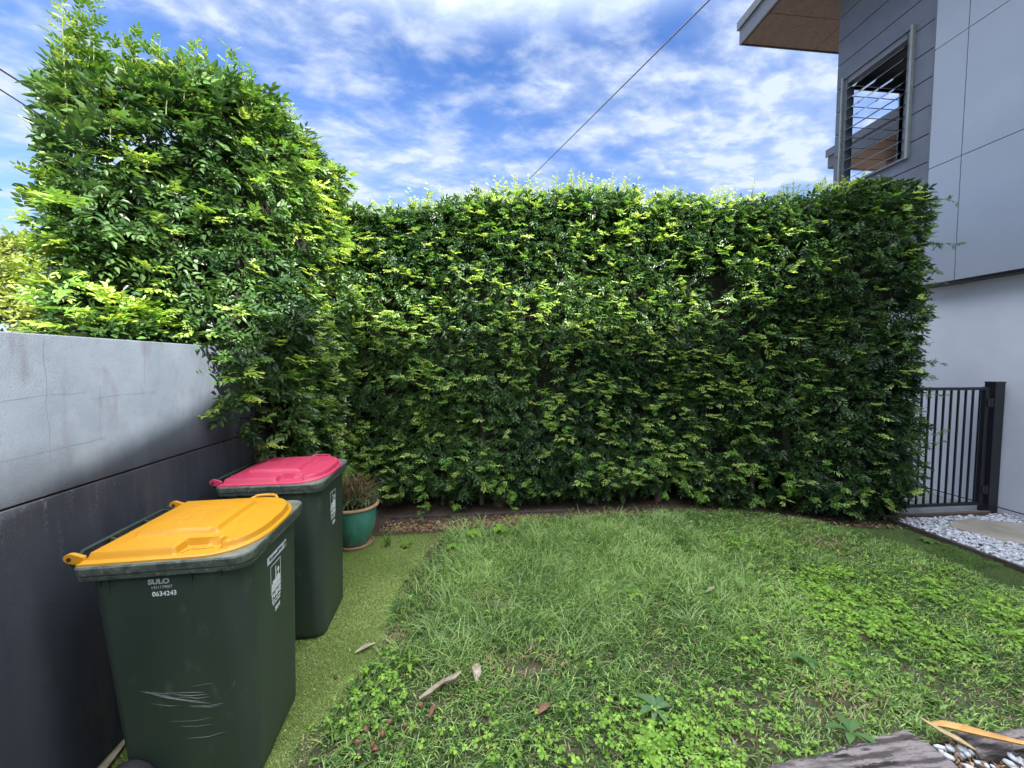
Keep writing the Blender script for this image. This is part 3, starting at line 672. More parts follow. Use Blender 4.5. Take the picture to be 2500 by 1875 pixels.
def make_bin(loc, rz, lidm, lidm2, number, label, sticker):
    t = empty('wheelie_bin', loc, rz, label=label, cat='wheelie bin')
    mb = MB(); rings = []
    for z, g in [(0,-.022),(.006,-.012),(.02,0),(.05,0),(.2,0),(.4,0),(.6,0),(.8,0),(ZT,0)]:
        f = z/ZT; rings.append([(x,y,z) for x,y in rrect(-.215-.075*f-g, front_x(z)+g, .235+.057*f+g, .06+.045*f)])
    loft(mb, rings); body = mb.build('body', M['bin'], t, smooth=True, angle=50)
    body['label'] = 'dark green tapered plastic body with pale scratches' if sticker else 'dark green tapered plastic body'
    # flange: upper lip, groove, lower lip
    mb = MB(); R0 = lambda o, z: [(x,y,z) for x,y in rrect(-.31-o, .302+o, .302+o, .062+o)]
    loft(mb, [R0(-.03,.926), R0(-.002,.928), R0(.006,.931), R0(.008,.945), R0(.0035,.947), R0(.0035,.951), R0(.012,.953), R0(.014,.978), R0(.010,.984), R0(-.02,.984)])
    mb.build('rim', M['rim'], t, smooth=True, angle=30)
    # rear handle bar and hinge web
    mb = MB(); mb.tube([(-.32,-.245,.955),(-.352,-.245,.985),(-.360,-.21,1.0),(-.362,0,1.0),(-.360,.21,1.0),(-.352,.245,.985),(-.32,.245,.955)], .0085, 10)
    mb.box((-.352,-.243,.958),(-.300,.243,.972))
    for y in (-.255,-.09,.09,.255): mb.prism([(-.365,y-.005),(-.30,y-.005),(-.30,y+.005),(-.365,y+.005)], [.975,.90,.90,.975], [1.005,.984,.984,1.005])
    mb.build('handle_bar', M['bin'], t, smooth=True)
    # stiffening ribs under the rim
    for x in (-.235,-.205,.09,.20):
        for sy in (-1, 1):
            h_ = .07 if x in (-.205,.09) else .03
            MB().add([(x-.003, sy*.288, .924),(x+.003, sy*.288, .924),(x+.003, sy*.300, .924),(x-.003, sy*.300, .924),(x-.003, sy*.286, .924-h_),(x+.003, sy*.286, .924-h_)],
                     [(0,1,2,3),(0,4,5,1),(3,2,5,4),(0,3,4),(1,5,2)]).build('rib', M['bin'], t)
    make_lid(lidm, lidm2, t)
    for sy in (-1, 1):
        mb = MB(); y0 = sy*.278
        mb.lathe([(.055,y0-.024),(.088,y0-.024),(.098,y0-.018),(.1,y0-.01),(.1,y0+.01),(.098,y0+.018),(.088,y0+.024),(.055,y0+.024)], 40, (-.185,0,.112), axis='y')
        w = mb.build('wheel', M['wheel'], t, smooth=True)
        MB().lathe([(0,y0-.017),(.018,y0-.026),(.022,y0-.019),(.05,y0-.017),(.057,y0-.021),(.057,y0+.021),(.05,y0+.017),(0,y0+.017)], 32, (-.185,0,.112), axis='y').build('hub', mat('hub_plastic', (.03,.03,.035), rough=.5) if 'hub_plastic' not in bpy.data.materials else bpy.data.materials['hub_plastic'], w, smooth=True)
    MB().tube([(-.185,-.26,.112),(-.185,.26,.112)], .011, 10).build('axle', M['axle'], t)
    # printing on the side and the front
    put_text('maker_lettering', 'SULO', .0265, on_near(-.030, .902), M['printgrey'], t, .0012, 1.18)
    put_text('serial_number', '1411179507', .0155, on_near(-.021, .880), M['printgrey'], t, .0001)
    put_text('council_number', number, .0255, on_near(-.013, .854), M['print'], t, .0002)
    if sticker:
        st = MB(); 
        for k in range(1): st.box((-.10,-.016,0),(.10,.016,.0012))
        o = st.build('dealer_sticker', M['sticker'], t); o.data.transform(on_front(.0,.852,.0004))
        put_text('sticker_lettering', 'BrisbaneBMW', .0235, on_front(-.013,.852,.0022), M['ink'], o)
        rg = MB(); rg.lathe([(.0085,0),(.0125,0),(.0125,.0008),(.0085,.0008),(.0085,0)], 24); 
        rg.add([(-.008,0,.0002),(0,0,.0002),(0,.008,.0002),(-.0055,.0055,.0002)], [(0,1,2,3)]); rg.add([(.008,0,.0002),(0,0,.0002),(0,-.008,.0002),(.0055,-.0055,.0002)], [(0,1,2,3)])
        r_ = rg.build('sticker_roundel', M['ink'], o); r_.data.transform(on_front(.083,.852,.002))
    lg = MB(); fr = .0022
    W_, H_ = .052, .062
    def bx(x0,y0,x1,y1): lg.box((x0,y0,0),(x1,y1,.0008))
    bx(-W_,H_-fr,W_,H_); bx(-W_,-H_,W_,-H_+fr); bx(-W_,-H_+fr,-W_+fr,-.028); bx(-W_,-.022,-W_+fr,H_-fr); bx(W_-fr,-H_+fr,W_,H_-fr)
    lg.add([(-.006,-.018,.0008),(.006,-.018,.0008),(.004,.036,.0008),(0,.05,.0008),(-.004,.036,.0008)], [(0,1,2,3,4)])          # tower
    lg.add([(.026+.010*math.cos(a*.7), .018+.012*math.sin(a*.7), .0008) for a in range(9)], [tuple(range(9))]); bx(.024,-.012,.028,.01)   # tree
    bx(-.044,-.034,.044,-.024); bx(-.032,-.022,.044,-.012); bx(-.044,-.044,.044,-.037); bx(-.044,-.055,.044,-.047); bx(.014,-.012,.034,-.005)
    o = lg.build('city_emblem', M['print'], t); zc = .755 if sticker else .79; yc = -.02 if sticker else -.02
    if not sticker: pass
    o.data.transform(on_front(yc, zc))
    put_text('slogan_initial', 'I', .034, on_front(yc-.040, zc-.080), M['print'], o, .0012)
    ht = MB(); ht.add([(.012*1.0*(16*math.sin(a)**3)/16, .011*(13*math.cos(a)-5*math.cos(2*a)-2*math.cos(3*a)-math.cos(4*a))/16, 0) for a in [k*2*math.pi/20 for k in range(20)]], [tuple(range(20))])
    h_ = ht.build('slogan_heart', M['print'], o); h_.data.transform(on_front(yc-.020, zc-.080))
    put_text('slogan_city', 'BNE', .030, on_front(yc+.022, zc-.080), M['print'], o, .0008)
    sm_ = MB()
    for row, wds in enumerate([(-.045,-.012,-.006,.012,.018,.045),(-.036,-.020,-.014,.004,.010,.040)]):
        for a, b in zip(wds[::2], wds[1::2]): sm_.box((a,-.104-row*.014,0),(b,-.0975-row*.014,.0006))
    q = sm_.build('small_print', M['print'], o); q.data.transform(on_front(yc, zc))
    put_text('year', '2014', .026, on_front(yc+.012, zc-.148), M['print'], o, .0006)
    return t

b1 = make_bin((-1.160,1.842,.004), R(3.5), M['yellow'], M['yellow2'], '0634243', 'dark green wheelie bin with yellow lid, the nearer bin beside the grey wall', True)
b2 = make_bin((-1.205,2.72,.004), R(1.8), M['red'], M['red2'], '0903171', 'dark green wheelie bin with pinkish red lid, behind the yellow-lidded bin', False)
b1.scale = (.92,1.0,1.03); b2.scale = (.93,1.0,1.04)
# scratches on the nearer bin, and a marker scrawl in its hand recess
sc_ = MB()
def scr(pts, w):
    P_ = []
    for k in range(13):
        t = k/12; i = min(int(t*(len(pts)-1)), len(pts)-2); u = t*(len(pts)-1)-i
        P_.append((pts[i][0]*(1-u)+pts[i+1][0]*u, pts[i][1]*(1-u)+pts[i+1][1]*u))
    sc_.tube([(x, near_y(z)-.0002, z) for x, z in P_], [w*math.sin(math.pi*(k+.3)/12.6)+.0002 for k in range(13)], 4)
for pts, w in [([(-.13,.475),(-.04,.435),(.06,.405),(.12,.39)],.0016),([(-.11,.47),(0,.425),(.10,.40)],.0011),([(-.03,.455),(.06,.445),(.10,.44)],.0009),([(-.02,.448),(.05,.432),(.11,.43)],.0012),([(.0,.44),(.07,.418),(.12,.42)],.0010),
               ([(.04,.39),(.11,.38),(.17,.385)],.0011),([(.05,.385),(.12,.374),(.16,.378)],.0008),([(-.08,.45),(-.02,.43),(.03,.428)],.0007),([(-.10,.42),(-.03,.40),(.0,.40)],.0006),([(.0,.31),(.07,.30),(.12,.302)],.0006),([(.02,.255),(.10,.25),(.17,.262)],.0008),([(-.04,.335),(.06,.325),(.12,.33)],.0004),([(.20,.44),(.215,.455),(.222,.478)],.0009),([(-.14,.475),(-.05,.455),(.02,.45)],.0006),([(.05,.47),(.14,.475)],.0004)]:
    scr(pts, w)
sc_.build('scratches', M['scratch'], b1)
zl_ = lambda x, y: float(lid_height(np.array([x]), np.array([y]))[0])+.9885
pp = [(.04,-.27),(.06,-.25),(.065,-.235),(.075,-.25),(.085,-.24),(.095,-.252),(.105,-.243),(.12,-.25),(.135,-.243),(.15,-.246)]
MB().tube([(x,y,zl_(x,y)) for x,y in pp], .0013, 5).build('marker_scrawl', M['inkbrown'], b1)

# ------------------------------------------------------------------ glazed pot with a dry plant
pot = empty('glazed_pot', (-1.13, 3.83, .004), label='teal glazed pot with terracotta rim holding a half dead spiky plant', cat='plant pot')
def glaze():
    m, nt, b = newmat('teal_glaze'); b.inputs['Roughness'].default_value = .16; b.inputs['Coat Weight'].default_value = .5
    f, _ = noise_fac(nt, 6, 5, .35, .7, (1,1,.35)); c = mix(nt, f, (.02,.13,.11), (.07,.26,.21))
    f2, _ = noise_fac(nt, 30, 5, .6, .75, (1,1,.3)); c = mix(nt, f2, c, (.09,.30,.26)); nt.links.new(c, b.inputs['Base Color']); return m
M['terra'] = mat('terracotta', (.30,.17,.09), (.42,.28,.17), 25, .8, .3, 90)
MB().lathe([(.0,.025),(.125,.025),(.135,.035),(.165,.1),(.192,.18),(.208,.26),(.214,.33),(.212,.375)], 56).build('pot_body', glaze(), pot, smooth=True)
MB().lathe([(.212,.373),(.226,.378),(.232,.390),(.226,.402),(.212,.405),(.202,.400),(.198,.385),(.190,.36)], 56).build('pot_rim', M['terra'], pot, smooth=True)
MB().lathe([(.0,.0),(.15,.0),(.168,.008),(.174,.028),(.168,.034),(.160,.028),(.150,.016),(.0,.016)], 56).build('saucer', M['terra'], pot, smooth=True)
MB().lathe([(0,.365),(.19,.36)], 32).build('potting_soil', M['mulch'], pot)
def strap(n=6, L=.2, w=.014, arch=.9):
    V = []; 
    for i in range(n+1):
        t = i/n; x = L*(t-.25*arch*t*t*t); z = L*arch*(t*.75-t*t*.85); ww = w*.5*(1-t)**.6*(1 if t > .1 else .8)+.0004
        V += [[x, ww, z+.2*ww],[x,-ww,z+.2*ww]]
    return np.array(V), np.array([[2*i,2*i+1,2*i+3,2*i+2] for i in range(n)])
def plant_mesh(name, var, P, X, U, S_, C, m, parent): V, F, CC = place(var, P, X, U, S_, C, .25); return np_mesh(name, V, F, m, parent, CC)
n = 240; a = rng.uniform(0, 2*math.pi, n); P = np.c_[rng.normal(0,.07,n), rng.normal(0,.06,n), .38+rng.uniform(0,.06,n)]
t = rng.random(n)
plant_mesh('green_leaves', [strap(6,.22,.014,.9), strap(6,.26,.012,.6), strap(6,.18,.016,1.1)], P, np.c_[np.cos(a),np.sin(a),rng.uniform(-.1,.7,n)], np.tile([0,0,1.0],(n,1))+rng.normal(0,.1,(n,3)), rng.uniform(.7,1.15,n), lerpc((.09,.13,.06),(.22,.26,.13),t), M['soft'], pot)
n = 520; a = rng.uniform(0, 2*math.pi, n); P = np.c_[rng.normal(0,.075,n), rng.normal(0,.07,n), .42+rng.uniform(0,.17,n)]
plant_mesh('dry_leaves', [strap(5,.16,.006,.3), strap(5,.2,.005,.1), strap(5,.14,.006,.8)], P, np.c_[np.cos(a),np.sin(a),rng.uniform(.2,1.6,n)], np.tile([0,0,1.0],(n,1))+rng.normal(0,.2,(n,3)), rng.uniform(.6,1.15,n), lerpc((.07,.05,.03),(.26,.19,.10),rng.random(n)), M['dry'], pot)
for c_ in pot.children: pass

# ------------------------------------------------------------------ grass, turf fibres, clover
def inpoly(x, y, poly):
    c = np.zeros(len(x), bool); n = len(poly); j = n-1
    for i in range(n):
        xi, yi = poly[i]; xj, yj = poly[j]
        m = ((yi > y) != (yj > y)) & (x < (xj-xi)*(y-yi)/(yj-yi+1e-12)+xi); c ^= m; j = i
    return c
def blades(x, y, L, wdt, lean_a, lean, col, seg=3, z0=.008, tipc=1.25):
    n = len(x); VV = np.zeros((n, (seg+1)*2, 3)); CC = np.zeros((n, (seg+1)*2, 3))
    dx, dy = np.cos(lean_a), np.sin(lean_a); px_, py_ = -dy, dx
    tw = rng.uniform(-.9, .9, n); qx, qy = px_*np.cos(tw)+dx*np.sin(tw), py_*np.cos(tw)+dy*np.sin(tw)
    for i in range(seg+1):
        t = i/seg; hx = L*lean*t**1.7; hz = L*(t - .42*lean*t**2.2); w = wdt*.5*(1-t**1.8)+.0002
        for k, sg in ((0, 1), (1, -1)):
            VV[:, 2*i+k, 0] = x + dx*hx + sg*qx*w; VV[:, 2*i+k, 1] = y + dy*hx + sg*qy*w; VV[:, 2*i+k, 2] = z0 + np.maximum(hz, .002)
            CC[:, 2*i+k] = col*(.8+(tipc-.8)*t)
    F = np.array([[2*i, 2*i+1, 2*i+3, 2*i+2] for i in range(seg)])
    F = (F[None] + (np.arange(n)*(seg+1)*2)[:, None, None]).reshape(-1, 4)
    return VV.reshape(-1, 3), F, CC.reshape(-1, 3)
def scatter(poly, n):
    p = np.array(poly); x = rng.uniform(p[:,0].min(), p[:,0].max(), n); y = rng.uniform(p[:,1].min(), p[:,1].max(), n); m = inpoly(x, y, poly); return x[m], y[m]
CLOV = [(2.3,2.9),(2.9,3.05),(3.5,2.95),(4.0,2.5),(4.0,1.7),(3.0,1.52),(2.6,1.75),(2.3,2.15)]
def clover_w(x, y):
    """how thick the clover is at a spot (0..1)"""
    u_ = ((x-3.35)*.93-(y-2.25)*.36)/1.05; v_ = ((x-3.35)*.36+(y-2.25)*.93)/.52; q_ = np.exp(-(u_**2+v_**2)**1.6); w = q_*1.0*np.clip(.72+.9*vnoise(np.c_[x*9, y*9, x*0], 78), .1, 1)
    for cx_, cy_, rx, ry, a in [(-.55,2.02,.17,.20,.9),(.95,1.62,.42,.16,.95),(1.35,1.78,.30,.16,.5),(1.75,2.02,.26,.20,.5),(2.2,2.3,.35,.25,.6),(.55,2.62,.2,.10,.22),(-.1,3.75,.22,.14,.25),(2.6,3.3,.4,.1,.2),(.5,1.62,.25,.12,.35),(1.6,2.45,.2,.12,.15),(-.2,1.62,.4,.1,.3),(2.15,1.95,.2,.15,.5)]:
        w = np.maximum(w, a*np.exp(-(((x-cx_)/rx)**2+((y-cy_)/ry)**2)))
    return w*np.clip(.75+.9*vnoise(np.c_[x*5, y*5, x*0], 77), .0, 1.3)
# lawn
x, y = scatter(LAWN, 190000)
lg_ = vnoise(np.c_[x*1.6, y*1.6, x*0], 51); l2 = vnoise(np.c_[x*6.5, y*6.5, x*0], 52)
bare = np.maximum.reduce([np.exp(-(((x-cx_)/rx)**2+((y-cy_)/ry)**2)) for cx_, cy_, rx, ry in [(.3,2.12,.22,.10),(1.85,1.72,.20,.07),(3.4,3.35,.2,.12),(-.55,3.3,.15,.3),(1.2,1.6,.12,.05),(-.5,2.45,.1,.12),(.15,2.72,.10,.07)]])
ragged = vnoise(np.c_[x*6, y*6, x*0], 91)*.10; edge = np.clip((x+.80+ragged-.12*(y>2.3))/.14, 0, 1)*np.clip((4.3-.25*(x<.5)+ragged-y)/.1, 0, 1)
tall = np.exp(-(((x-.6)/1.15)**2+((y-3.05)/.95)**2)) + .7*np.exp(-(((x-2.0)/1.1)**2+((y-3.3)/.7)**2)) + .5*np.exp(-(((x-.1)/.45)**2+((y-2.5)/.3)**2))
keep = rng.random(len(x)) < np.clip((.66+.15*lg_+.3*l2+.1*tall)*(1-.72*bare)*(.12+.88*edge)*(1-.4*np.clip(clover_w(x,y),0,1)), .06, 1)
x, y, lg_, l2, tall, bare, edge = [q[keep] for q in (x, y, lg_, l2, tall, bare, edge)]
n = len(x); L = (.042+.075*np.clip(tall,0,1)+.008*lg_+.022*l2)*rng.uniform(.5,1.5,n)*(.5+.5*edge); L = L.clip(.015, .17)
la = 1.2*vnoise(np.c_[x*3, y*3, x*0], 61) - 1.3 + rng.normal(0,1.5,n); lean = np.clip(rng.normal(.85,.3,n), .15, 1.35)
broad = rng.random(n) < np.clip(.2+.55*(x > 1.25)+.55*(y < 2.2), 0, .88)
wd = np.where(broad, rng.uniform(.006,.0105,n), rng.uniform(.0035,.0065,n)); L = np.where(broad, L*.75, L)
g = np.clip(.42+.2*vnoise(np.c_[x*2,y*2,x*0],71)+rng.normal(0,.34,n), 0, 1)**1.3
col = lerpc((.055,.145,.036),(.48,.66,.22), g)
dryb = rng.random(n) < (.04+.5*bare); col[dryb] = lerpc((.28,.22,.11),(.55,.46,.30), rng.random(int(dryb.sum())))
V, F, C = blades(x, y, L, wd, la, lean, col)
# long arching blades in loose tufts
tx, ty = rng.uniform(-.45, 2.3, 330), rng.uniform(2.15, 4.15, 330); k_ = rng.integers(6, 22, 330); x = np.repeat(tx, k_) + rng.normal(0,.022,k_.sum()); y = np.repeat(ty, k_) + rng.normal(0,.022,k_.sum()); m = inpoly(x, y, LAWN); x, y = x[m], y[m]; n = len(x)
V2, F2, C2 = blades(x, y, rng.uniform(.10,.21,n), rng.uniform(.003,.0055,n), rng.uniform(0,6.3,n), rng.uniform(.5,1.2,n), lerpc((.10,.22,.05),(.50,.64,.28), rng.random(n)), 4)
V, F, C = merge([(V, F, C), (V2, F2, C2)])
tag(np_mesh('lawn_grass', V, F, M['grass'], None, C), label='long uncut grass covering the middle of the yard', cat='grass', kind='stuff')
# short fibres of the turf strip between bins and lawn, and of turf near the path, coloured darker as shade
TS = [(-1.6,1.2),(-.8,1.2),(-.72,1.77),(-.58,2.05),(-.48,2.38),(-.48,3.0),(-.34,3.5),(-.3,4.0),(-.9,4.05),(-1.6,4.1)]
x, y = scatter(TS, 150000); n = len(x); g = np.clip(.5+.35*vnoise(np.c_[x*3,y*3,x*0],81)+rng.normal(0,.25,n),0,1)
thin = rng.random(n) < np.clip(1-.75*np.exp(-(((x+.55)/.25)**2+((y-3.6)/.35)**2)), 0, 1)
x, y, g = x[thin], y[thin], g[thin]; n = len(x)
V, F, C = blades(x, y, rng.uniform(.007,.017,n), rng.uniform(.002,.0035,n), rng.uniform(0,6.3,n), rng.uniform(.3,1.1,n), lerpc((.15,.25,.045),(.48,.58,.20),g), 1, .004)
tag(np_mesh('turf_fibres', V, F, M['turf'], None, C), label='short bright green turf between the bins and the lawn', cat='turf', kind='stuff')
SR = [(3.3,3.95),(4.2,3.6),(4.55,3.72),(4.56,1.3),(3.9,1.3),(4.0,2.4),(3.6,3.0)]
x, y = scatter(SR, 90000); n = len(x); g = np.clip(.5+.35*vnoise(np.c_[x*3,y*3,x*0],82)+rng.normal(0,.25,n),0,1)
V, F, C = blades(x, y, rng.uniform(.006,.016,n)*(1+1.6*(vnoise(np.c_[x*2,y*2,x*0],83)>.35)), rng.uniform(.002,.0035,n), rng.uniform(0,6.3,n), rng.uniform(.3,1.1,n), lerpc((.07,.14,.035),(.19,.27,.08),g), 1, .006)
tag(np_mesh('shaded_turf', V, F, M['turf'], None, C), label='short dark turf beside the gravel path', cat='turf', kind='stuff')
# clover: three heart shaped leaflets on a stalk
def clover(seed):
    r = np.random.default_rng(seed); out = []; s = .0125
    for k in range(3):
        a = k*2*math.pi/3 + r.uniform(-.15,.15)
        V = np.array([[0,0,0],[.55*s,.45*s,.10*s],[1.0*s,.42*s,.0],[.88*s,0,-.06*s],[1.0*s,-.42*s,0],[.55*s,-.45*s,.10*s]]); V = rotz(V, a); V[:,2] += -.25*np.hypot(V[:,0],V[:,1])+.03; out.append(V)
    return np.concatenate(out), np.concatenate([LF+6*i for i in range(3)])
x, y = scatter(LAWN+[], 120000); m = rng.random(len(x)) < clover_w(x, y)*np.where(x > 2.3, .62, .30)
m |= rng.random(len(x)) < .004
x, y = x[m], y[m]; n = len(x)
P = np.c_[x, y, rng.uniform(-.02,.03,n)+.012]; U = nrm(np.c_[rng.normal(0,.28,n), rng.normal(0,.28,n)-.05, np.ones(n)]); a = rng.uniform(0,6.3,n)
V, F, C = place([clover(i) for i in range(4)], P, np.c_[np.cos(a),np.sin(a),np.zeros(n)], U, rng.uniform(.75,1.7,n), lerpc((.12,.27,.03),(.36,.58,.10), np.clip(rng.normal(.5,.25,n),0,1)))
tag(np_mesh('clover_cover', V, F, M['soft'], None, C), label='bright green clover spreading through the grass', cat='clover', kind='stuff')

# fallen leaves of the hedge on the bed and at the lawn's edge
def litter(name, x, y, z, size, ca, cb, lab):
    n = len(x); a = rng.uniform(0,6.3,n); V0 = leaflet(.03,.015,.2,.3)
    V, F, C = place([(V0, LF)], np.c_[x,y,z], np.c_[np.cos(a),np.sin(a),rng.normal(0,.2,n)], np.c_[rng.normal(0,.35,n),rng.normal(0,.35,n),np.ones(n)], size*rng.uniform(.5,1.2,n), lerpc(ca,cb,rng.random(n)), .25)
    return tag(np_mesh(name, V, F, M['dry'], None, C), label=lab, cat='leaf litter', kind='stuff')
n = 1500; x = rng.uniform(-.95,.9,n); y = np.interp(x,[-1,0,1],[4.02,4.02,4.18]) + np.abs(rng.normal(0,.13,n)); x2 = rng.uniform(1,4.6,500); y2 = np.interp(x2,[1,2.6,3.3,4.6],[4.2,4.2,3.85,3.5])+np.abs(rng.normal(0,.1,500))
litter('leaf_litter', np.r_[x,x2], np.r_[y,y2], np.full(n+500,.022)+rng.uniform(0,.01,n+500), 1.0, (.12,.07,.045), (.50,.36,.20), 'small tan fallen leaves on the bare soil under the hedge')
n = 420; x, y = scatter(TS, 2200); m = rng.random(len(x)) < .12+.5*np.clip((x+1.0)*2,0,1)*.5; x, y = x[m], y[m]
litter('fallen_flecks', x, y, np.full(len(x),.018), .42, (.35,.30,.16), (.62,.58,.38), 'tiny pale fallen leaves scattered on the turf strip')

# ------------------------------------------------------------------ pebbles, stepping stone, edging, sleepers
def pebble(seed):
    r = np.random.default_rng(seed); bm = bmesh.new(); bmesh.ops.create_icosphere(bm, subdivisions=1, radius=1)
    V = np.array([v.co[:] for v in bm.verts]); F = np.array([[v.index for v in f.verts] for f in bm.faces]); bm.free()
    V = V*(1+.22*r.normal(0,1,(len(V),1)))*np.array([1, r.uniform(.55,.8), r.uniform(.35,.55)]); return V, F
PEB = [pebble(i) for i in range(8)]
def pebbles(name, x, y, z, size, ca, cb, lab):
    n = len(x); a = rng.uniform(0,6.3,n)
    V, F, C = place(PEB, np.c_[x,y,z], np.c_[np.cos(a),np.sin(a),rng.normal(0,.25,n)], np.c_[rng.normal(0,.3,n),rng.normal(0,.3,n),np.ones(n)], size, lerpc(ca,cb,rng.random(n)), .1)
    m = bpy.data.materials.get('pebble_stone')
    if m is None:
        m, nt, b = newmat('pebble_stone'); at = nt.nodes.new('ShaderNodeAttribute'); at.attribute_name = 'tint'; b.inputs['Roughness'].default_value = .7
        f, _ = noise_fac(nt, 40, 5, .45, .75); nt.links.new(mix(nt, f, at.outputs['Color'], (.36,.37,.42)), b.inputs['Base Color'])
        _, r = noise_fac(nt, 90, 4, 0, 1); bump(nt, b, r, .4, .004)
    return tag(np_mesh(name, V, F, m, None, C, smooth=False), label=lab, cat='gravel', kind='stuff')
STONE = [(5.0,3.52),(5.2,3.63),(5.45,3.66),(5.8,3.5),(5.92,3.25),(5.75,3.02),(5.3,2.98),(5.08,3.2)]
x = rng.uniform(4.65,6.1,9000); y = rng.uniform(1.6,3.76,9000); m = ~inpoly(x, y, STONE); x, y = x[m], y[m]
pebbles('white_gravel', x, y, rng.uniform(.008,.04,len(x)), rng.uniform(.010,.026,len(x)), (.50,.52,.58), (.74,.76,.82), 'white pebbles of the gravel path beside the house')
M['sand'] = mat('sandstone', (.25,.22,.18), (.36,.33,.29), 4, .85, .5, 30, .02)
MB().prism(STONE, .01, .045).build('stepping_stone', M['sand'], bevel=.008, label='flat irregular sandstone stepping stone set in the white gravel', cat='stepping stone')
M['timber'] = mat('weathered_timber', (.07,.058,.058), (.27,.235,.235), 42, .9, 1.0, 60, .02, stretch=(.12,1,1), lo=.42, hi=.58, c3=(.025,.018,.017), s3=34, lo3=.55, hi3=.62)
M['darktimber'] = mat('dark_edging', (.035,.028,.024), (.07,.055,.045), 12, .85, .5, 50)
MB().box((4.565,.8,0),(4.60,3.80,.05)).build('path_edging', M['darktimber'], bevel=.003, label='thin dark timber edging between turf and white gravel', cat='edging')
MB().box((4.60,3.795,0),(5.95,3.835,.05)).build('gate_sill', mat('sill_timber', (.10,.075,.06), (.17,.13,.10), 9, .85, .4, 40, stretch=(.2,1,1)), bevel=.003, label='low brown timber sill on the ground under the black gate', cat='timber sill')
MB().box((-.9,4.36,0),(1.1,4.41,.045)).build('bed_edging', M['darktimber'], bevel=.006, label='old timber edging board half hidden under the long hedge', cat='edging')
def sleeper(name, p0, p1, w, h, lab, seed):
    r = np.random.default_rng(seed); p0, p1 = np.array(p0), np.array(p1); d = p1-p0; Ln = np.linalg.norm(d); d = d/Ln; q = np.array([-d[1], d[0]])
    n = 110; mb = MB(); rings = []
    for i in range(n+1):
        t = i/n; c = p0 + d*Ln*t; ring = []; wv = vnoise(np.array([[t*14, k2*1.7, seed] for k2 in range(11)]), seed)
        for q_, (u, z) in enumerate([(-.5,0),(-.52,.5),(-.48,.86),(-.36,1.0),(-.2,.95),(-.05,1.03),(.12,.96),(.3,1.0),(.44,.88),(.5,.5),(.5,0)]):
            jj = (r.normal(0,.0035) + .015*wv[q_]) if 0 < z else 0; e = (1 if 0 < i < n else .9)
            ring.append((c[0]+q[0]*(u*w*e+jj*.6), c[1]+q[1]*(u*w*e+jj*.6), max(0, z*h*e + (jj*.35 if z > .4 else 0))))
        rings.append(ring)
    loft(mb, rings); o = mb.build(name, M['timber'], smooth=True, angle=60, label=lab, cat='timber sleeper'); return o
sleeper('timber_sleeper', (.72,1.262), (2.00,1.41), .21, .08, 'weathered grey timber sleeper at the lawn\'s front edge, left of the pebbles', 3)
sleeper('timber_sleeper', (2.20,1.435), (3.5,1.375), .095, .055, 'weathered grey timber sleeper right of the dry palm sheath', 4)
x = rng.uniform(2.0,3.6,900); y = rng.uniform(.9,1.48,900); m = (y < 1.47-.35*(x-2.05)) & (rng.random(900) < .75); x, y = x[m], y[m]
pebbles('front_pebbles', x, y, rng.uniform(.018,.045,len(x)), rng.uniform(.010,.028,len(x)), (.5,.53,.58), (.72,.75,.8), 'scattered white pebbles in the front corner')
n = 1500; x = rng.uniform(1.9,3.0,n); y = rng.uniform(1.05,1.46,n)
litter('wood_chips', x, y, np.full(n,.015)+rng.uniform(0,.02,n), .9, (.14,.08,.05), (.42,.28,.17), 'brown wood chips between the front pebbles')
# dry palm sheath
def ribbon(name, pts, widths, thick, m, curl=.35, **k):
    mb = MB(); rings = []; pts = [Vector(p) for p in pts]; n = len(pts)
    for i, p in enumerate(pts):
        t = (pts[min(i+1,n-1)]-pts[max(i-1,0)]).normalized(); side = t.cross(Vector((0,0,1))).normalized(); up = side.cross(t); w = widths[i]
        top = [p + side*(w*u) + up*(curl*w*(u*u*4-.5)) for u in (-.5,-.25,0,.25,.5)]; bot = [q - up*thick for q in reversed(top)]
        rings.append([tuple(q) for q in top+bot])
    loft(mb, rings); return mb.build(name, m, smooth=True, angle=50, **k)
ribbon('palm_sheath', [(2.10,1.51,.08),(2.15,1.485,.095),(2.21,1.45,.10),(2.29,1.41,.10),(2.38,1.375,.095),(2.52,1.33,.09),(2.7,1.28,.08)], [.010,.036,.044,.032,.022,.018,.015], .005, mat('dry_orange_sheath', (.52,.26,.07), (.66,.40,.15), 16, .6, .4, 50, stretch=(1,1,1)), label='orange dry palm sheath lying across the front pebbles', cat='palm sheath')
ribbon('dead_leaf', [(2.075,1.525,.10),(2.11,1.47,.085),(2.15,1.43,.075),(2.19,1.395,.06)], [.008,.026,.03,.008], .002, mat('straw_leaf', (.45,.33,.16), (.58,.46,.27), 30, .7), .5, label='pale curled dead leaf lying under the tip of the palm sheath', cat='dead leaf')

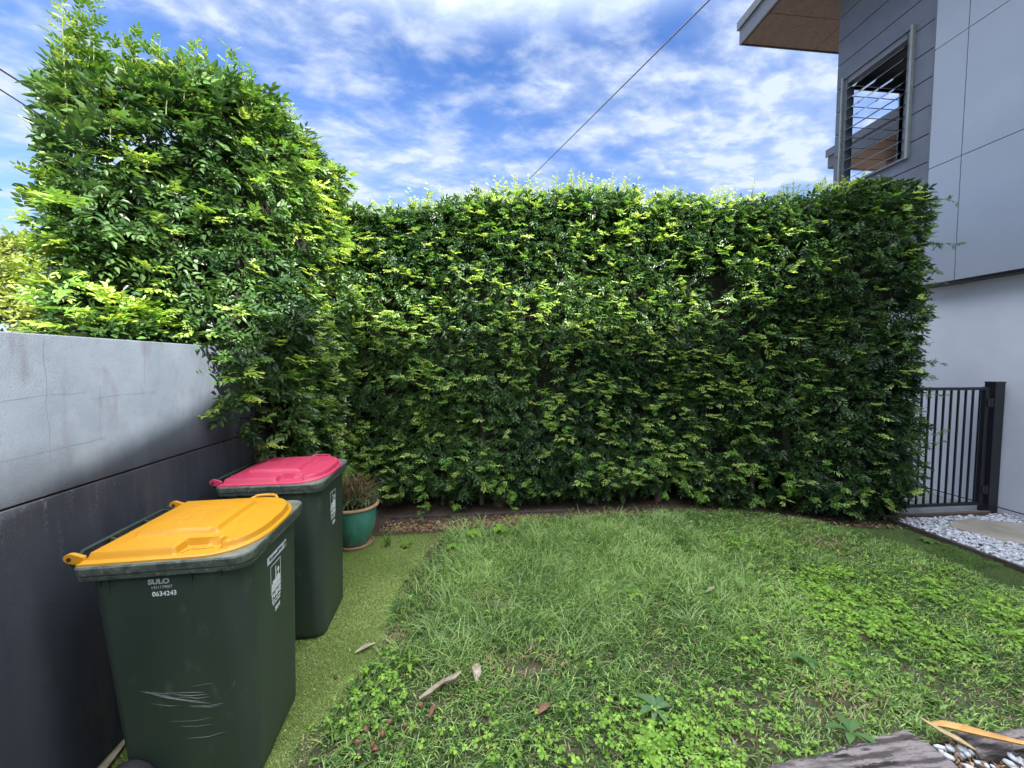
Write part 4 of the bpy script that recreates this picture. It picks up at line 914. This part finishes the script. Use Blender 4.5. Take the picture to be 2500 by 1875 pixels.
# small fallen things on the lawn
barkm = bpy.data.materials['pale_bark']
ribbon('bark_piece', [(-.27,1.93,.05),(-.22,1.96,.055),(-.16,2.01,.06),(-.10,2.03,.06),(-.06,2.08,.055)], [.012,.026,.02,.03,.012], .006, barkm, .7, label='long curled piece of pale bark lying in the grass', cat='bark')
ribbon('dead_leaf', [(.02,2.0,.055),(.025,2.04,.065),(.02,2.08,.07),(.03,2.12,.06)], [.015,.045,.045,.01], .002, barkm, .4, label='broad greyish dead leaf standing in the grass right of the bark piece', cat='dead leaf')
ribbon('dead_leaf', [(-.70,2.33,.02),(-.65,2.36,.028),(-.60,2.40,.02)], [.01,.035,.008], .002, barkm, .6, label='pale brown dead leaf at the edge of the turf strip', cat='dead leaf')
ribbon('dead_leaf', [(.31,1.79,.04),(.35,1.81,.05),(.39,1.84,.04)], [.012,.04,.012], .003, mat('brown_leaf', (.16,.08,.05), (.27,.15,.10), 30, .8), .6, label='reddish brown dead leaf in the front middle of the lawn', cat='dead leaf')
ribbon('dead_leaf', [(-.21,1.83,.04),(-.195,1.87,.05),(-.185,1.9,.04)], [.012,.024,.008], .003, bpy.data.materials['brown_leaf'], .6, label='small narrow brown leaf just in front of the curled bark', cat='dead leaf')
ribbon('dead_leaf', [(1.72,2.62,.07),(1.76,2.64,.075),(1.81,2.67,.07)], [.01,.03,.01], .002, barkm, .5, label='small pale leaf lying on the right half of the lawn', cat='dead leaf')
seedm = mat('seed_case', (.13,.06,.03), (.26,.13,.07), 40, .6, .5, 80); seedd = mat('dark_seed_case', (.03,.018,.014), (.07,.04,.03), 40, .6, .5, 80)
for i, (x_, y_, s_, dk) in enumerate([(-.50,1.80,.019,0),(-.52,1.74,.021,0),(-.50,1.685,.024,1),(-.45,1.72,.018,0),(-.42,1.77,.02,0),(-.40,1.83,.019,0),(-.435,1.70,.015,0),(-.32,1.80,.016,0),(-.26,1.91,.019,0),(-.755,2.16,.015,0)]):
    V0, F0 = PEB[i % 8]; V = V0*np.array([1,1,1.7])*s_; o = np_mesh('seed_case', V, F0, seedd if dk else seedm, None, smooth=True); o.location = (x_, y_, .035 if x_ > -.7 else .016); o.rotation_euler = (rng.uniform(-.4,.4), rng.uniform(-.4,.4), rng.uniform(0,6))
    lab = {2:'blackish round seed case, the darkest of the fallen pile near the clover', 8:'brown seed case just left of the curled bark piece', 7:'brown seed case lying apart, right of the fallen pile', 9:'brown seed case alone on the turf strip beside the nearer bin'}.get(i, 'brown seed case in the small pile by the front clover patch')
    tag(o, label=lab, cat='seed case', group='brown seed cases fallen on the lawn')

# broad-leaved weeds
def weed(name, loc, n, L, w, up, ca, cb, lab, seed, whorls=1, h=0):
    r = np.random.default_rng(seed); t = empty(name, loc, r.uniform(0,6), label=lab, cat='weed', group='broad-leaved weeds in the lawn')
    def big(L_, w_, arch):
        V = []
        for i in range(8):
            q = i/7; x = L_*q; z = L_*(arch*q-(arch+.05)*q*q*.8); ww = w_*.5*math.sin(math.pi*min(1,(.08+.92*q)**1.3*1.0))+.0006
            V += [[x,ww,z+.3*ww],[x,0,z],[x,-ww,z+.3*ww]]
        return np.array(V), np.array([[3*i+k,3*i+k+1,3*i+k+4,3*i+k+3] for i in range(7) for k in (0,1)])
    if whorls > 1: MB().tube([(0,0,0),(.004,.002,h*.5),(0,0,h)], .0022, 6).build('stem', bpy.data.materials['green_stem'], t)
    for k in range(n):
        lv = k//(max(1, n//whorls)); V0, F0 = big(L*r.uniform(.75,1.15), w*r.uniform(.8,1.15), up*r.uniform(.7,1.2)); a = k*2.4+r.uniform(-.3,.3)
        V = rotz(V0, a) + np.array([0,0, h*(lv+1)/whorls if whorls > 1 else .01]); c = np.array(ca)*(1-(q:=r.random()))+np.array(cb)*q
        np_mesh('leaf', V, F0, M['soft'], t, np.tile(c, (len(V),1)), smooth=True)
    return t
GA, GB = (.07,.16,.05), (.13,.25,.08); YA, YB = (.14,.28,.035), (.24,.40,.06)
weed('broadleaf_weed', (1.72,1.525,.05), 8, .10, .034, .75, GA, GB, 'grey-green rosette weed growing against the front sleeper', 1)
weed('broadleaf_weed', (.90,1.75,.03), 7, .10, .032, .9, (.09,.18,.08), (.15,.26,.12), 'pale blue-green weed rising from the front clover patch', 2)
weed('broadleaf_weed', (1.17,2.64,.05), 5, .085, .034, 1.1, YA, YB, 'light green weed in the middle of the long grass', 3)
weed('broadleaf_weed', (.93,2.68,.05), 4, .07, .03, 1.0, YA, YB, 'small light weed left of the mid-lawn weed', 4)
weed('broadleaf_weed', (.02,3.78,.05), 9, .10, .055, 1.0, YA, YB, 'yellow-green leafy weed where the lawn meets the bare soil', 5)
weed('broadleaf_weed', (.28,3.85,.05), 8, .10, .055, 1.0, YA, YB, 'bright leafy weed clump behind the lawn, nearest the litter', 6)
weed('broadleaf_weed', (-.14,3.55,.04), 6, .09, .045, 1.0, YA, YB, 'yellow-green weed on the lawn\'s left rear corner', 7)
weed('broadleaf_weed', (-.62,3.72,.01), 7, .08, .05, .6, (.13,.24,.04), (.2,.33,.05), 'low broad weed beside the saucer of the teal pot', 8)
weed('broadleaf_weed', (-.55,4.18,.01), 9, .055, .04, .4, (.10,.2,.06), (.16,.28,.09), 'upright round-leaved seedling on the soil right of the pot', 9, 3, .2)
weed('broadleaf_weed', (1.9,1.95,.03), 5, .08, .03, 1.0, GA, GB, 'dark green weed at the edge of the right clover patch', 10)
weed('broadleaf_weed', (4.42,3.25,.01), 6, .085, .06, .6, (.07,.15,.04), (.12,.22,.06), 'broad leafy weed against the path edging near the gate', 11)
weed('broadleaf_weed', (.78,1.56,.03), 6, .10, .04, .5, YA, YB, 'bright yellow-green weed low in the very front of the lawn', 12)
weed('broadleaf_weed', (-.36,2.18,.03), 4, .08, .022, 1.2, YA, YB, 'narrow upright weed in the left clover patch', 13)
# grass tuft by the pot
n = 26; x = -.80+rng.normal(0,.02,n); y = 3.72+rng.normal(0,.02,n)
V, F, C = blades(x, y, rng.uniform(.1,.26,n), np.full(n,.005), rng.uniform(0,6.3,n), rng.uniform(.2,.6,n), lerpc((.1,.17,.05),(.2,.3,.09),rng.random(n)), 4)
tag(np_mesh('grass_tuft', V, F, M['grass'], None, C), label='thin tall grass tuft growing beside the teal pot', cat='grass')

# ------------------------------------------------------------------ gate
M['black'] = mat('black_powdercoat', (.008,.009,.014), (.014,.015,.02), 30, .35)
gt = empty('pool_gate', (4.85, 3.9, 0), label='black metal bar gate between the hedge and the white house wall', cat='gate')
G = lambda x: x-4.85
MB().box((G(4.82),-.018,1.445),(G(5.955),.018,1.478)).build('top_rail', M['black'], gt, bevel=.003)
MB().box((G(4.82),-.018,.095),(G(5.955),.018,.13)).build('bottom_rail', M['black'], gt, bevel=.003)
MB().box((G(5.905),-.0205,.093),(G(5.958),.0205,1.482)).build('stile', M['black'], gt, bevel=.003)
for i in range(11): x = 4.905+i*.0955; MB().box((G(x)-.008,-.008,.128),(G(x)+.008,.008,1.447)).build('bar', M['black'], gt)
for z in (1.30,.28):
    h = MB(); h.box((G(5.925),-.034,z-.045),(G(6.02),-.022,z+.045)); h.tube([(G(5.968),-.036,z-.05),(G(5.968),-.036,z+.05)], .011, 10); h.build('hinge', mat('grey_hinge', (.03,.032,.04), rough=.4) if 'grey_hinge' not in bpy.data.materials else bpy.data.materials['grey_hinge'], gt)
def post(x0, x1, h, lab):
    p = empty('gate_post', ((x0+x1)/2, 3.9, 0), label=lab, cat='post', group='black posts of the gate'); w = (x1-x0)/2
    MB().box((-w,-.05,0),(w,.05,h)).build('shaft', M['black'], p, bevel=.004); MB().box((-w-.004,-.054,h),(w+.004,.054,h+.012)).build('cap', M['black'], p, bevel=.003); return p
post(5.985, 6.115, 1.53, 'black square gate post standing against the white house wall')
post(4.69, 4.80, 1.53, 'black gate post mostly hidden in the right end of the hedge')

# ------------------------------------------------------------------ house on the right
house = empty('modern_house', (6.1, 3.5, 0), label='modern two-storey house with grey panel cladding and a brown soffit', cat='house')
HL = Vector(house.location)
def hb(mb, name, m, parent=None, **k): return local_mb(mb, house).build(name, m, parent or house, **k)
M['render'] = mat('white_render', (.62,.66,.74), (.67,.71,.79), 3, .85, .12, 160, .003)
M['panel'] = mat('grey_panel', (.27,.31,.375), (.30,.34,.405), 1.2, .55, .05, 60)
M['board'] = mat('dark_cladding', (.085,.10,.135), (.11,.13,.165), 2.2, .6, .1, 80)
M['gapm'] = mat('panel_gap', (.02,.022,.03), rough=.9)
M['fascia'] = mat('fascia_paint', (.085,.10,.12), (.11,.125,.15), 3, .5)
hb(MB().box((6.15,.57,.07),(6.4,9.2,2.9)), 'lower_wall', M['render'])
hb(MB().box((6.15+.006,.57,.055),(6.35,9.2,.072)), 'base_joint', M['gapm'])
hb(MB().box((6.15,.57,0),(6.4,9.2,.056)), 'plinth', M['render'])
hb(MB().box((6.02,.6,2.80),(6.15,4.64,7.78)).box((6.15,.6,2.9),(9.5,4.64,7.78)), 'upper_core', M['gapm'])
pn = MB(); ys = [4.65,4.303,3.10,1.90,.70,.58]; zs = [2.785,4.295,5.79,7.29,7.78]
for a, b in zip(ys[:-1], ys[1:]):
    for c, d in zip(zs[:-1], zs[1:]): pn.box((5.985,b+.004,c+.004),(6.018,a-.004,d-.004))
hb(pn, 'cladding_panels', M['panel'], bevel=.002)
hb(MB().box((5.99,.58,2.755),(6.149,4.65,2.784)), 'drip_trim', M['black'])
hb(MB().box((5.99,4.651,2.79),(6.03,4.668,7.78)), 'corner_trim', M['fascia'])
# dark boarded section with the louvre window
WY0, WY1, WZ0, WZ1 = 4.93, 5.92, 4.60, 6.31
bd = MB(); zb = [2.80+.0,3.33,3.69,4.05,4.41,4.775,5.14,5.50,5.86,6.22,6.60,6.98,7.36,7.78]
def board(y0, y1, z0, z1): bd.box((6.010, y0, z0+.007), (6.035, y1, z1-.006))
for a, b in zip(zb[:-1], zb[1:]):
    if b <= WZ0 or a >= WZ1: board(4.67, 6.05, a, b); continue
    board(4.67, WY0, a, b); board(WY1, 6.05, a, b)
    if a < WZ0 < b: board(WY0, WY1, a, WZ0)
    if a < WZ1 < b: board(WY0, WY1, WZ1+.004, b)
hb(bd, 'dark_boards', M['board'], bevel=.002)
wk = MB(); wk.box((6.036,4.65,2.8),(6.12,WY0,7.78)).box((6.036,WY1,2.8),(6.12,6.045,7.78)).box((6.036,WY0,2.8),(6.12,WY1,WZ0)).box((6.036,WY0,WZ1),(6.12,WY1,7.78))
hb(wk, 'boarding_core', M['gapm'])
# end wall with its own opening (the corner room is glazed both ways)
ew = MB(); X0, X1, Z0, Z1 = 6.24, 7.18, 4.75, 6.28
ew.box((6.12,5.99,2.8),(X0,6.05,7.78)).box((X1,5.99,2.8),(9.5,6.05,7.78)).box((X0,5.99,2.8),(X1,6.05,Z0)).box((X0,5.99,Z1),(X1,6.05,7.78))
hb(ew, 'end_wall', M['board'])
hb(MB().box((6.12,4.65,6.46),(9.5,5.99,6.78)), 'ceiling', mat('dark_ceiling', (.045,.05,.065), rough=.8))
hb(MB().box((9.3,4.64,2.9),(9.5,5.99,6.46)), 'inner_wall', mat('inner_wall_paint', (.12,.13,.16), rough=.8))
ef = MB(); ef.box((X0-.03,5.97,Z1),(X1+.03,6.07,Z1+.05)).box((X0-.03,5.97,Z0-.05),(X1+.03,6.07,Z0)).box((X0-.03,5.97,Z0),(X0,6.07,Z1)).box((X1,5.97,Z0),(X1+.05,6.07,Z1))
ew_o = hb(ef, 'end_window', M['fascia'])
def glassmat():
    m, nt, b = newmat('clear_glass'); t = nt.nodes.new('ShaderNodeBsdfTransparent'); t.inputs[0].default_value = (.80,.86,.87,1)
    g = nt.nodes.new('ShaderNodeBsdfGlossy'); g.inputs['Roughness'].default_value = .03; g.inputs['Color'].default_value = (.9,.95,1,1)
    fr = nt.nodes.new('ShaderNodeFresnel'); fr.inputs['IOR'].default_value = 1.5; ms = nt.nodes.new('ShaderNodeMixShader')
    nt.links.new(fr.outputs[0], ms.inputs[0]); nt.links.new(t.outputs[0], ms.inputs[1]); nt.links.new(g.outputs[0], ms.inputs[2]); nt.links.new(ms.outputs[0], nt.nodes['Material Output'].inputs['Surface']); return m
M['glass'] = glassmat(); M['glassedge'] = mat('glass_edge', (.13,.17,.19), rough=.2)
for z in [4.98+k*.165 for k in range(8)]:
    hb(MB().box((X0+.002,6.015,z),(X1-.002,6.021,z+.011)), 'glass_edge', M['glassedge'], ew_o)
M['alu'] = mat('aluminium_frame', (.20,.225,.215), (.25,.27,.255), 8, .45, metal=.2)
fr = MB(); fo = 5.965
fr.box((fo,WY0-.022,WZ0-.03),(6.12,WY0+.008,WZ1+.03))
win = hb(fr, 'louvre_window', M['alu'], bevel=.003)
hb(MB().box((fo,WY1-.008,WZ0-.03),(6.12,WY1+.018,WZ1+.03)), 'window_frame', M['alu'], win, bevel=.003)
for z0_, z1_ in ((WZ1-.01, WZ1+.022), (WZ0-.024, WZ0+.008)): hb(MB().box((fo+.012,WY0+.009,z0_),(6.12,WY1-.009,z1_)), 'window_frame', M['board'], win)
for y0_, y1_ in ((WY0+.013, WY0+.06), (WY1-.06, WY1-.013)): hb(MB().box((6.0,y0_,WZ0+.009),(6.10,y1_,WZ1-.011)), 'louvre_jamb', M['fascia'], win)
hb(MB().box((6.0,WY0+.071,WZ1-.10),(6.09,WY1-.071,WZ1-.011)), 'head_rail', M['fascia'], win)
for k in range(10):
    z = WZ0+.06+k*.158; c_, s_ = math.cos(R(28)), math.sin(R(28)); L_ = .082
    def rot(u, v): return (6.03-u*c_-v*s_*0, z+.05-u*s_+v)
    def slab(y0, y1, u0, u1, th):
        q = [rot(u0,0), rot(u1,0), rot(u1,th), rot(u0,th)]
        return MB().add([(a,y0,b) for a,b in q]+[(a,y1,b) for a,b in q], [(0,1,2,3),(7,6,5,4),(0,4,5,1),(1,5,6,2),(2,6,7,3),(3,7,4,0)])
    bl = hb(slab(WY0+.072, WY1-.072, -L_, L_, .006), 'louvre_blade', M['glass'], win)
    hb(slab(WY0+.075, WY1-.075, L_+.0005, L_+.006, .008), 'blade_edge', M['glassedge'], bl)
    for y0, y1 in ((WY0+.06, WY0+.0715), (WY1-.0715, WY1-.06)): hb(slab(y0, y1, -L_*.9, L_*1.1, .016), 'blade_clip', M['black'], bl)
# roof over the upper storey
hb(MB().box((5.12,1.4,7.80),(9.6,7.19,8.10)), 'roof', M['fascia'])
def soffitmat():
    m, nt, b = newmat('brown_ply_soffit'); b.inputs['Roughness'].default_value = .55
    f, _ = noise_fac(nt, 5, 7, .35, .7, (1,1,1), .65); c = mix(nt, f, (.10,.072,.068), (.155,.112,.102)); f2, _ = noise_fac(nt, 22, 6, .45, .65, (1,1,1), .7); c = mix(nt, f2, c, (.075,.05,.047))
    nt.links.new(c, b.inputs['Base Color']); return m
M['soffit'] = soffitmat()
so_ = MB()
for x0, x1 in ((5.15,6.60),(6.608,8.0),(8.008,9.58)):
    for y0, y1 in ((1.45,4.0),(4.008,6.52),(6.528,7.17)): so_.box((x0,y0,7.782),(x1,y1,7.799))
hb(so_, 'soffit', M['soffit'])
hb(MB().box((5.085,1.4,7.77),(5.119,7.205,8.05)).box((5.119,7.191,7.77),(9.6,7.205,8.05)), 'fascia', M['fascia'])
hb(MB().box((5.05,1.4,8.051),(5.118,7.24,8.20)).box((5.118,7.192,8.051),(9.6,7.24,8.20)), 'roof_cap', mat('roof_cap_metal', (.12,.14,.155), rough=.4))
# rear wing seen through the corner window
hb(MB().box((7.38,6.06,5.79),(9.6,7.57,6.14)), 'rear_wing_roof', M['fascia'])
hb(MB().box((7.35,6.07,6.02),(7.379,7.6,6.17)), 'rear_wing_gutter', mat('wing_gutter', (.12,.14,.155), rough=.4))
hb(MB().box((7.39,6.07,5.775),(9.5,7.55,5.789)), 'rear_wing_soffit', M['soffit'])
hb(MB().box((8.3,6.06,2.8),(9.5,7.2,5.77)), 'rear_wing_wall', mat('red_brown_cladding', (.13,.085,.075), (.18,.12,.10), 4, .7))

# ------------------------------------------------------------------ overhead cables
def ray(xd, yd):
    f = Vector((math.sin(R(6))*math.cos(R(3)), math.cos(R(6))*math.cos(R(3)), -math.sin(R(3)))); r = Vector((math.cos(R(6)), -math.sin(R(6)), 0)); u = r.cross(f)
    return f + r*((xd*1.1302-1250)/950) + u*((937.5-yd*1.1302)/950)
def cable(a, b, sag, r, lab):
    a, b = Vector(a), Vector(b); pts = [a.lerp(b, t/16) - Vector((0,0,sag*4*(t/16)*(1-t/16))) for t in range(17)]
    return MB().tube(pts, r, 8).build('overhead_cable', M['black'], smooth=True, label=lab, cat='cable', group='overhead cables')
cable((4.74,6.51,8.59), (1.8,22.43,10.65), .0, .014, 'single black service cable running down from the top of the sky to the long hedge')
cable((-11.48,9.64,9.01), (-11.61,14.69,9.05), .02, .024, 'thick dark cable entering at the upper left edge, the higher of two')
cable((-11.49,9.62,8.6), (-12.54,14.79,8.97), .02, .02, 'thinner dark cable at the left edge, the lower of two')

# ------------------------------------------------------------------ unseen block added behind the camera, shaped to shade the yard
Yp = -1.2
def cast(p):
    t = (p[1]-Yp)/-S.y; return (p[0]+S.x*t, p[2]+S.z*t)
A = cast((-1.62,1.45,1.22)); B = cast((-1.62,2.6,1.52)); Cc = cast((-1.3,4.3,2.25)); 
prof = [(-2.2,0),(8.0,0),(8.0,Cc[1]),(Cc[0],Cc[1]),(B[0],B[1]),(A[0],A[1]),(A[0]-.7,A[1]-.75),(-2.2,A[1]-.75)]
rear = MB(); k_ = 3.0; dx_ = S.x/-S.y*k_
rear.add([(x,Yp,z) for x,z in prof]+[(x+dx_,Yp-k_,z) for x,z in prof], [tuple(range(8)), tuple(range(8,16))[::-1]]+[(i,(i+1)%8,8+(i+1)%8,8+i) for i in range(8)])
rear.build('added_shade_block', mat('shade_block_cream', (.62,.60,.56), (.68,.66,.62), 2, .85), label='unseen pale block added behind the viewpoint, shaped to shade the yard', cat='house')
